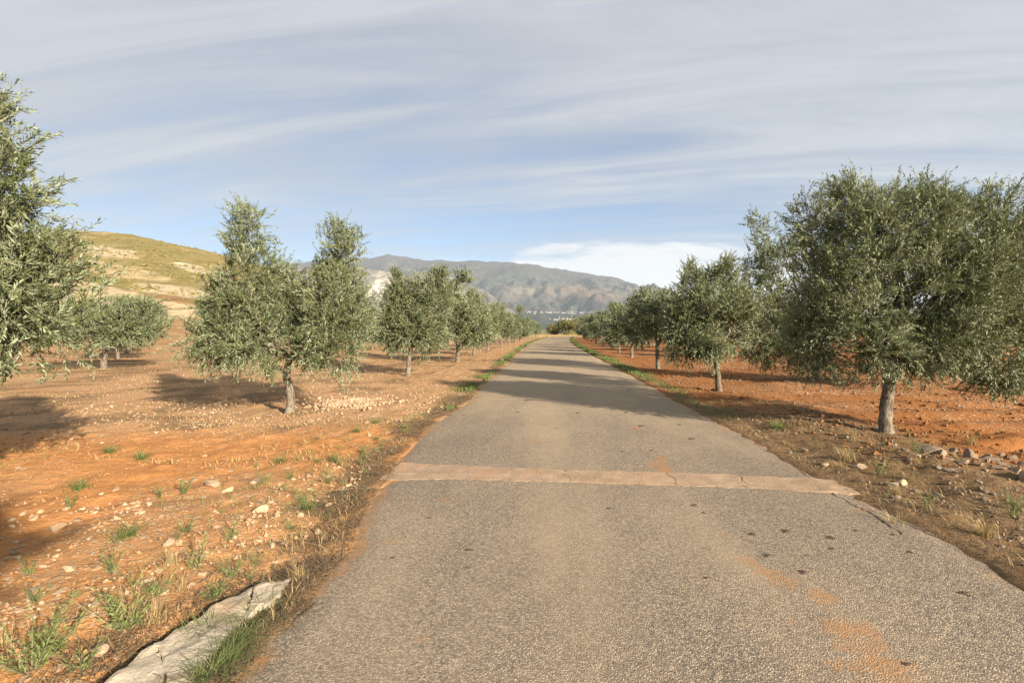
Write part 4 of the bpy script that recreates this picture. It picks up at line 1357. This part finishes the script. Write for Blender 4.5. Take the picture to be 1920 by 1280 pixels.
# stones one can point at on the left
for (px, py, wpx, lab) in ((108, 997, 32, 'pale rounded stone lying alone near the left tree shadow'), (132, 1078, 30, 'pale flat stone on the red soil above the weeds'), (490, 960, 34, 'large pale stone on the litter near the road edge'),
                           (395, 912, 30, 'pale slab-like stone at the edge of the red track'), (428, 917, 24, 'flat pale stone beside the slab-like one'), (482, 903, 26, 'light stone beside a green weed near the concrete strip'),
                           (315, 1037, 26, 'pale block-shaped stone among the gravel'), (218, 920, 22, 'small cream stone on the open track'), (565, 963, 20, 'white chip of stone on the dark litter'),
                           (525, 1047, 18, 'small round stone near the road edge'), (515, 1050, 14, 'smallest round stone near the road edge'), (940, 677, 20, 'pale boulder on the left verge far along the road'),
                           (690, 799, 12, 'single grey stone on the red track'), (66, 1120, 34, 'brown stone half buried by the weeds'), (270, 1210, 40, 'red-brown stone against the concrete apron'),
                           (185, 1225, 46, 'blocky brown stone below the tall weeds'), (805, 757, 14, 'pale stone near the left road edge')):
    x, d = gp(px, py)
    s = wpx / 2 / FOC * d
    stone(PALE, x, d, s * 0.9, 'stone', lab)
cnt = 0
rq_ = np.random.default_rng(41)
while cnt < 150:
    y = 2.4 + rq_.random() ** 1.4 * 6.5
    x = -1.9 - rq_.random() * (y * 0.98)
    tv = math.exp(-((y - (6.9 + 0.16 * (x + 3.5))) / 0.9) ** 2)
    if rq_.random() < tv or x > float(road_l(y)) - 0.3 or float(fbm(x * 0.9, y * 0.9, 3, 96)) < 0.45:
        continue
    stone(PALE, x, y, rq_.uniform(0.014, 0.03), 'stone', 'small pale stone among the gravel of the left field', 'scattered pale stones on the left field')
    cnt += 1

# rough rocks heaped on the right verge
heap = [(1752, 866, 40), (1790, 858, 36), (1775, 880, 30), (1822, 868, 44), (1845, 878, 34), (1868, 868, 40), (1800, 888, 36), (1850, 862, 30), (1890, 885, 34), (1905, 900, 40), (1915, 878, 30), (1738, 862, 34),
        (1765, 870, 26), (1720, 880, 22), (1705, 882, 18), (1835, 892, 26), (1872, 897, 28), (1815, 850, 26), (1780, 905, 22), (1760, 900, 20), (1900, 862, 28), (1880, 850, 22), (1925, 915, 46), (1940, 880, 40), (1955, 895, 44)]
heap_lab = {0: 'long flat rock at the left front of the heap on the right verge', 2: 'angular pale rock at the front of the heap on the right verge', 3: 'biggest brown rock in the middle of the heap on the right verge',
            9: 'dark blocky rock at the right end of the heap', 22: 'large rock at the heap cut by the right frame edge'}
for i, (px, py, wpx) in enumerate(heap):
    x, d = gp(px, py)
    stone(GREY, x, d, wpx / 2 / FOC * d * 0.82, 'rock', heap_lab.get(i, 'rough grey-brown rock in the heap on the right verge'), None if i in heap_lab else 'rocks heaped on the right verge', 'rock', tilt=0.4)
for (px, py, wpx, lab) in ((1545, 880, 18, 'light stone on the litter near the end of the concrete strip'), (1612, 886, 26, 'pale pink stone on the right verge'), (1555, 862, 20, 'round orange stone on the right verge'),
                           (1675, 920, 30, 'broad pinkish stone on the dry litter'), (1690, 915, 22, 'pale stone beside the broad pinkish one'), (1788, 912, 18, 'white stone in front of the rock heap'),
                           (1720, 930, 20, 'orange stone in front of the rock heap'), (1760, 942, 24, 'flat pinkish stone low on the right verge'), (1510, 848, 14, 'small orange stone by the road edge on the right'),
                           (1830, 985, 20, 'dull stone near the right frame edge'), (1700, 862, 20, 'grey stone at the foot of the largest tree')):
    x, d = gp(px, py)
    stone(PALE if 'p' in lab[:5] or 'white' in lab or 'light' in lab else GREY, x, d, wpx / 2 / FOC * d, 'stone', lab)

# ------------------------------------------------------------------ weeds, sticks, clods
def weed_mesh(seed, kind):
    rg = np.random.default_rng(seed)
    if kind == 'tuft':
        n = 130
        r_ = np.abs(rg.normal(0, 0.05, n)); a = rg.uniform(0, 6.28, n)
        root = np.stack([r_ * np.cos(a), r_ * np.sin(a), np.full(n, -0.01)], 1)
        V, F, tone = blades(root, rg.uniform(0.04, 0.17, n), 0.0022, 1.7, rg)
        return np_mesh('grass_tuft', V, tris=F, mats=[M_WEED], attrs={'tone': tone})
    if kind == 'dry':
        n = 90
        r_ = np.abs(rg.normal(0, 0.04, n)); a = rg.uniform(0, 6.28, n)
        root = np.stack([r_ * np.cos(a), r_ * np.sin(a), np.full(n, -0.01)], 1)
        V, F, tone = blades(root, rg.uniform(0.05, 0.2, n), 0.0018, 1.0, rg)
        return np_mesh('dry_tuft', V, tris=F, mats=[M_DRY], attrs={'tone': tone})
    m_ = 16 if kind == 'bushy' else 7
    a = rg.uniform(0, 6.28, m_)
    p0 = np.stack([np.cos(a) * 0.012, np.sin(a) * 0.012, np.full(m_, -0.01)], 1)
    sp = 0.75 if kind == 'bushy' else 0.45
    dirs = np.stack([np.cos(a) * sp * rg.uniform(0.3, 1.2, m_), np.sin(a) * sp * rg.uniform(0.3, 1.2, m_), np.ones(m_)], 1)
    V, F, mi, tone = shoots(p0, dirs, rg.uniform(0.12, 0.30, m_), 18, 0.050, 0.0034, rg, spread=0.7, fine=False, stem_r=0.002)
    return np_mesh('weed', V, tris=F, mats=[M_WEED, M_TWIG], mat_idx=mi, attrs={'tone': tone})


WEED = {k: [weed_mesh(600 + 10 * i + j, k) for j in range(3)] for i, k in enumerate(('tuft', 'dry', 'bushy', 'wispy'))}
NAME = {'tuft': 'grass_tuft', 'dry': 'dry_tuft', 'bushy': 'weed', 'wispy': 'weed'}


def weed(kind, px, py, hpx, label, group=None, wide=1.0):
    x, d = gp(px, py)
    hh = {'tuft': 0.15, 'dry': 0.17, 'bushy': 0.27, 'wispy': 0.28}[kind]
    s = hpx / FOC * d / hh
    o = link(NAME[kind], rk.choice(WEED[kind]))
    z = max(float(gh(x, d)), 0.0 if False else -9)
    o.location = (x, d, z); o.rotation_euler = (0, 0, rk.uniform(0, 6.28)); o.scale = (s * wide, s * wide, s)
    tag(o, label, 'weed' if NAME[kind] == 'weed' else 'grass tuft', group)
    return o


for args in (('bushy', 238, 1192, 112, 'tall bright green weed left of the concrete apron'), ('bushy', 60, 1268, 125, 'wide green weed in the lower left corner'), ('bushy', 100, 1230, 85, 'green weed behind the one in the lower left corner'),
             ('wispy', 150, 1262, 90, 'thin green weed between the corner weed and the tall one'), ('bushy', 300, 1130, 45, 'low green weed behind the apron on the dry litter'), ('bushy', 315, 1200, 34, 'small green weed at the edge of the apron'),
             ('wispy', 365, 1082, 75, 'upright feathery weed above the apron'), ('wispy', 210, 1088, 72, 'upright feathery weed on the red soil left of the apron'), ('bushy', 435, 1085, 46, 'dense small weed beside the litter bank'),
             ('wispy', 430, 1020, 50, 'feathery weed in the middle of the gravel'), ('bushy', 350, 1003, 30, 'green weed in front of the gravel patch'), ('bushy', 570, 938, 32, 'green weed near the left end of the concrete strip'),
             ('bushy', 495, 910, 28, 'green weed beside a light stone'), ('bushy', 545, 895, 22, 'small spreading weed at the edge of the red track'), ('tuft', 150, 920, 26, 'low grass tuft alone on the open track'),
             ('wispy', 345, 925, 52, 'brown-stemmed weed at the edge of the track'), ('wispy', 300, 935, 40, 'short weed left of the brown-stemmed one'), ('wispy', 130, 960, 44, 'thin weed near the shadow on the left'),
             ('bushy', 65, 1140, 40, 'small weed in the shade at the left frame edge'), ('wispy', 55, 1085, 50, 'thin weed at the left frame edge'), ('bushy', 615, 905, 26, 'weed in front of the left end of the concrete strip'),
             ('wispy', 480, 1060, 46, 'thin weed by the road edge'), ('bushy', 400, 1120, 50, 'weed on the litter above the apron'), ('tuft', 265, 862, 22, 'grass tuft at the far side of the track'), ('tuft', 205, 855, 20, 'faint grass tuft on the stubble beyond the track'),
             ('tuft', 455, 1205, 28, 'thick grass tuft on the joint between apron and road', None, 1.7), ('tuft', 425, 1245, 31, 'thick grass tuft farther down the joint between apron and road', None, 1.8), ('tuft', 395, 1275, 31, 'nearest grass tuft along the joint between apron and road', None, 1.8), ('tuft', 490, 1152, 27, 'grass tuft growing in the crack of the apron', None, 1.7),
             ('tuft', 505, 1130, 26, 'small tuft at the upper end of the apron'), ('dry', 290, 1175, 52, 'dry straw clump beside the apron'), ('dry', 560, 1090, 30, 'yellow tuft on the asphalt edge above the apron'), ('dry', 340, 1120, 36, 'dry clump behind the apron'),
             ('wispy', 1900, 985, 46, 'green weed at the right frame edge'), ('bushy', 1905, 970, 40, 'leafy weed at the right verge behind the thin one'), ('wispy', 1740, 965, 52, 'thin weed on the right verge'), ('wispy', 1650, 900, 46, 'dry-stemmed weed beside the pink stone'),
             ('dry', 1680, 985, 40, 'straw clump on the right verge'), ('dry', 1850, 1010, 46, 'straw clump near the right frame edge'), ('dry', 1590, 870, 32, 'straw clump in front of the largest tree'), ('dry', 1820, 835, 34, 'pale dry tuft behind the rock heap'),
             ('tuft', 1460, 808, 22, 'green tuft by the right road edge in the shade'), ('bushy', 785, 685, 14, 'low dark bush beside the second trunk on the left'), ('wispy', 1720, 870, 40, 'thin stalk beside the rock heap')):
    weed(*args)
for i in range(95):
    y = 2.5 + rk.random() ** 1.5 * 7
    x = float(road_l(y)) - 0.25 - abs(rk.gauss(0.1, 0.65))
    px, py = VPX + x / y * FOC, VPY + FOC * CAM_H / y
    kd = rk.choice(('wispy', 'dry', 'tuft', 'wispy', 'wispy'))
    weed(kd, px, py, rk.uniform(0.06, 0.14) / y * FOC, {'wispy': 'thin low weed on the left verge', 'dry': 'dry straw tuft on the left verge', 'tuft': 'low green tuft on the left verge'}[kd], {'wispy': 'low weeds on the left verge', 'dry': 'dry tufts on the left verge', 'tuft': 'green tufts on the left verge'}[kd])
for i in range(60):
    y = 3.0 + rk.random() ** 1.3 * 8
    x = float(road_r(y)) + 0.2 + abs(rk.gauss(0.5, 0.8))
    px, py = VPX + x / y * FOC, VPY + FOC * CAM_H / y
    kd = rk.choice(('wispy', 'dry', 'dry'))
    weed(kd, px, py, rk.uniform(0.05, 0.13) / y * FOC, {'wispy': 'thin low weed on the right verge', 'dry': 'dry straw tuft on the right verge'}[kd], {'wispy': 'low weeds on the right verge', 'dry': 'dry tufts on the right verge'}[kd])

STICKS = []
for k in range(5):
    rg = np.random.default_rng(700 + k)
    p = np.stack([np.linspace(-0.5, 0.5, 7), rg.normal(0, 0.05, 7), rg.normal(0, 0.015, 7) + 0.02], 1)
    sg = [tube(p, np.linspace(0.016, 0.006, 7), 5, 0.15, rg)]
    q = np.stack([np.linspace(0.1, 0.35, 4), np.linspace(0, 0.18, 4) * rg.choice([-1, 1]), np.linspace(0.02, 0.07, 4)], 1)
    sg.append(tube(q, np.linspace(0.008, 0.003, 4), 4, 0.1, rg))
    STICKS.append(tube_mesh('stick', sg, M_STICK))
for i in range(90):
    y = 2.6 + rk.random() * 5.5
    if rk.random() < 0.7:
        x = float(road_l(y)) - 0.12 - abs(rk.gauss(0.1, 0.32))
        where = 'left'
    else:
        x = float(road_r(y)) + 0.2 + abs(rk.gauss(0.3, 0.7))
        where = 'right'
    s = rk.uniform(0.08, 0.36)
    o = link('stick', rk.choice(STICKS), loc=(x, y, float(gh(x, y)) + 0.004), rot=(rk.uniform(-.3, .3), rk.uniform(-.15, .15), rk.uniform(0, 6.28)), scale=(s, s, s))
    tag(o, 'thin dead stick lying on the %s verge' % where, 'stick', 'dead sticks on the %s verge' % where)


def clod_mesh(seed):
    """Dried clump: a few flattened ragged lumps run together, with straw-like spikes at the rim."""
    rg = np.random.default_rng(seed)
    n = 13
    V = []; F = []
    nvp = len(ICO_V)
    for k in range(n):
        a = rg.uniform(0, 6.28); r_ = abs(rg.normal(0, 0.30))
        v = ICO_V * rg.uniform(0.6, 1.3, (nvp, 1)) * np.array([rg.uniform(0.20, 0.40), rg.uniform(0.16, 0.32), rg.uniform(0.05, 0.12)])
        c, s = math.cos(a), math.sin(a)
        v = np.stack([v[:, 0] * c - v[:, 1] * s + math.cos(a * 1.7) * r_ * 1.2, v[:, 0] * s + v[:, 1] * c + math.sin(a * 1.7) * r_ * 0.7, v[:, 2] + 0.05], 1)
        V.append(v); F.append(ICO_F + k * nvp)
    return np_mesh('dung_clump', np.concatenate(V), tris=np.concatenate(F), mats=[M_CLOD])


CLOD = [clod_mesh(800 + k) for k in range(5)]
for (px, py, wpx, lab) in ((1326, 1096, 18, 'black dried clump standing alone on the asphalt'), (1412, 1011, 28, 'dark clump, one of two left of the group on the right lane'), (1476, 1004, 28, 'dark clump right beside the similar one'), (1560, 1017, 32, 'widest dark clump in the group on the right lane'),
                           (1560, 1037, 22, 'dark clump just below the widest one'), (1441, 1051, 26, 'dark clump above the soil smear'), (1512, 1050, 14, 'small dark clump in the middle of the group'), (1508, 1083, 30, 'dark clump beside the soil smear'), (1606, 1002, 20, 'faint dark clump at the far end of the group'),
                           (1708, 1043, 24, 'dark clump near the right road edge'), (1805, 1120, 36, 'flat brown clump at the right road edge'), (1678, 1008, 18, 'small clump by the cracked road edge'), (1318, 970, 16, 'small clump beyond the concrete strip line'), (1300, 955, 22, 'dark clump near the concrete strip'),
                           (1700, 1262, 30, 'orange-brown clump at the bottom of the road'), (878, 1040, 20, 'faint clump on the left half of the road'), (806, 978, 14, 'curled dark leaf-like clump left of the middle'), (875, 1074, 14, 'small dark clump on the left half'), (1142, 962, 18, 'clump in the middle of the road before the strip'), (735, 1053, 16, 'pale brown clump on the left half of the road'),
                           (1203, 803, 24, 'dark clump on the sunny asphalt beyond the strip'), (1175, 777, 18, 'small clump at the edge of the tree shade'), (1300, 827, 22, 'clump near the right edge beyond the strip'), (1275, 800, 20, 'flat clump beyond the strip on the right'), (1165, 852, 14, 'small clump beyond the strip on the left of the soil smear'), (1222, 850, 16, 'clump right beyond the soil smear'),
                           (1240, 831, 10, 'tiny clump in the lane beyond the strip'), (990, 753, 20, 'clump on the left lane near the tree shade'), (970, 776, 16, 'clump on the sunny left lane'), (1042, 808, 12, 'tiny clump at the centre beyond the strip'), (870, 780, 14, 'clump by the left road edge'), (1085, 778, 14, 'clump in the centre near the tree shade')):
    x, d = gp(px, py)
    s = wpx / 2 / FOC * d
    o = link('dung_clump', rk.choice(CLOD), loc=(x, d, rz(x, d) + 0.001), rot=(0, 0, rk.uniform(-0.4, 0.4)), scale=(s * 0.92, s * 0.92, s * 0.7))
    tag(o, lab, 'dung clump')

# ------------------------------------------------------------------ scrub on the hill, town in the valley
rh = np.random.default_rng(51)
n = 9500
ci = rh.integers(60, len(hx) - 20, n); ri = (rh.random(n) * (NF - 2)).astype(int)
x, y, z = HXX[ri, ci], HDD[ri, ci], HZZ[ri, ci]
px = HPX[ri, ci]; yy = VPY - (z - CAM_H) / y * FOC
dens = fbm(x / 16, y / 16, 4, 58)
bare = (yy > 527 + (px - 184) * 0.215)
keep = (dens > 0.44) & ~(bare & (rh.random(n) < 0.93)) & (px > -450)
x, y, z = x[keep] + rh.normal(0, 0.7, keep.sum()), y[keep] + rh.normal(0, 0.7, keep.sum()), z[keep]
n = len(x)
nvp = len(ICO_V)
V = np.repeat(ICO_V[None], n, 0) * rh.uniform(0.6, 1.35, (n, nvp, 1))
s = rh.lognormal(-0.80, 0.35, n)
V = V * np.stack([s, s, s * rh.uniform(0.5, 0.9, n)], 1)[:, None, :] + np.stack([x, y, z + 0.15 * s], 1)[:, None, :]
F = (ICO_F[None] + (np.arange(n) * nvp)[:, None, None]).reshape(-1, 3)
tag(link('scrub', np_mesh('scrub', V.reshape(-1, 3), tris=F, mats=[M_SCRUB], attrs={'tone': np.repeat(rh.random(n), nvp)})), 'low olive-brown scrub dotted over the hill', kind='stuff')


def house_mesh(seed):
    rg = np.random.default_rng(seed)
    w_, dp, h = rg.uniform(9, 17), rg.uniform(9, 13), rg.uniform(6, 11)
    bm = bmesh.new()
    a = [bm.verts.new(p) for p in ((-w_ / 2, -dp / 2, -4), (w_ / 2, -dp / 2, -4), (w_ / 2, dp / 2, -4), (-w_ / 2, dp / 2, -4))]
    b = [bm.verts.new((v.co.x, v.co.y, h)) for v in a]
    for i in range(4):
        bm.faces.new((a[i], a[(i + 1) % 4], b[(i + 1) % 4], b[i]))
    e = 0.5
    c = [bm.verts.new((sx_ * (w_ / 2 + e), sy_ * (dp / 2 + e), h + 0.02)) for sx_, sy_ in ((-1, -1), (1, -1), (1, 1), (-1, 1))]
    r1 = bm.verts.new((-w_ / 2, 0, h + 1.7)); r2 = bm.verts.new((w_ / 2, 0, h + 1.7))
    for f in ((c[0], c[1], r2, r1), (c[2], c[3], r1, r2), (c[1], c[2], r2), (c[3], c[0], r1), (c[3], c[2], c[1], c[0])):
        bm.faces.new(f).material_index = 1
    me = bpy.data.meshes.new('house'); bm.to_mesh(me); bm.free()
    me.materials.append(M_WALLW); me.materials.append(M_ROOFT)
    return me


HOUSES = [house_mesh(900 + k) for k in range(6)]


def m_at(px, ypx):
    """Point of the far mountain's foot at a bearing where it shows at image height ypx."""
    c = int(np.argmin(np.abs(mx_ - px)))
    yimg = VPY - (MZZ[:, c] - CAM_H) / MDD[:, c] * FOC
    i = int(np.argmin(np.abs(yimg[:80] - ypx)))
    return (px - VPX) / FOC * MDD[i, c], MDD[i, c], MZZ[i, c]


for i in range(142):
    if i < 105:
        px = 985 + 125 * rk.random(); py = 586 + (px - 1040) * 0.012 + rk.gauss(0, 1.0); grp, lab = 'white houses of the far town', 'small white house in the far town at the mountain foot'
    elif i < 130:
        px = rk.gauss(1050, 14); py = 599 + rk.gauss(0, 0.8); grp, lab = 'white houses in the near valley', 'small white building in the valley below the far town'
    else:
        px = 980 + 130 * rk.random(); py = 594 + rk.gauss(0, 2.0); grp, lab = 'lone white houses in the valley', 'lone white house among the valley fields'
    x, y, z = m_at(px, py)
    o = link('house', rk.choice(HOUSES), loc=(x, y, z), rot=(0, 0, rk.uniform(-0.6, 0.6)), scale=(0.52, 0.52, 0.52))
    tag(o, lab, 'house', grp)

# ------------------------------------------------------------------ haze
HAZE = 0.000065
m, t, out = material('haze_air')
vol = t.n('ShaderNodeVolumePrincipled', {'Color': (0.74, 0.85, 1.0, 1), 'Density': HAZE, 'Anisotropy': 0.1})
t.t.links.new(vol.outputs[0], out.inputs['Volume'])
bm = bmesh.new(); bmesh.ops.create_cube(bm, size=2)
for v in bm.verts:
    v.co = (v.co.x * 13000, 4300 + v.co.y * 5600, -4.0 if v.co.z < 0 else float(max(MZZ.max(), HZZ.max())) + 15.0)
me = bpy.data.meshes.new('haze'); bm.to_mesh(me); bm.free()
me.materials.append(m)
tag(link('haze', me), 'thin blue haze in the valley air', kind='stuff')
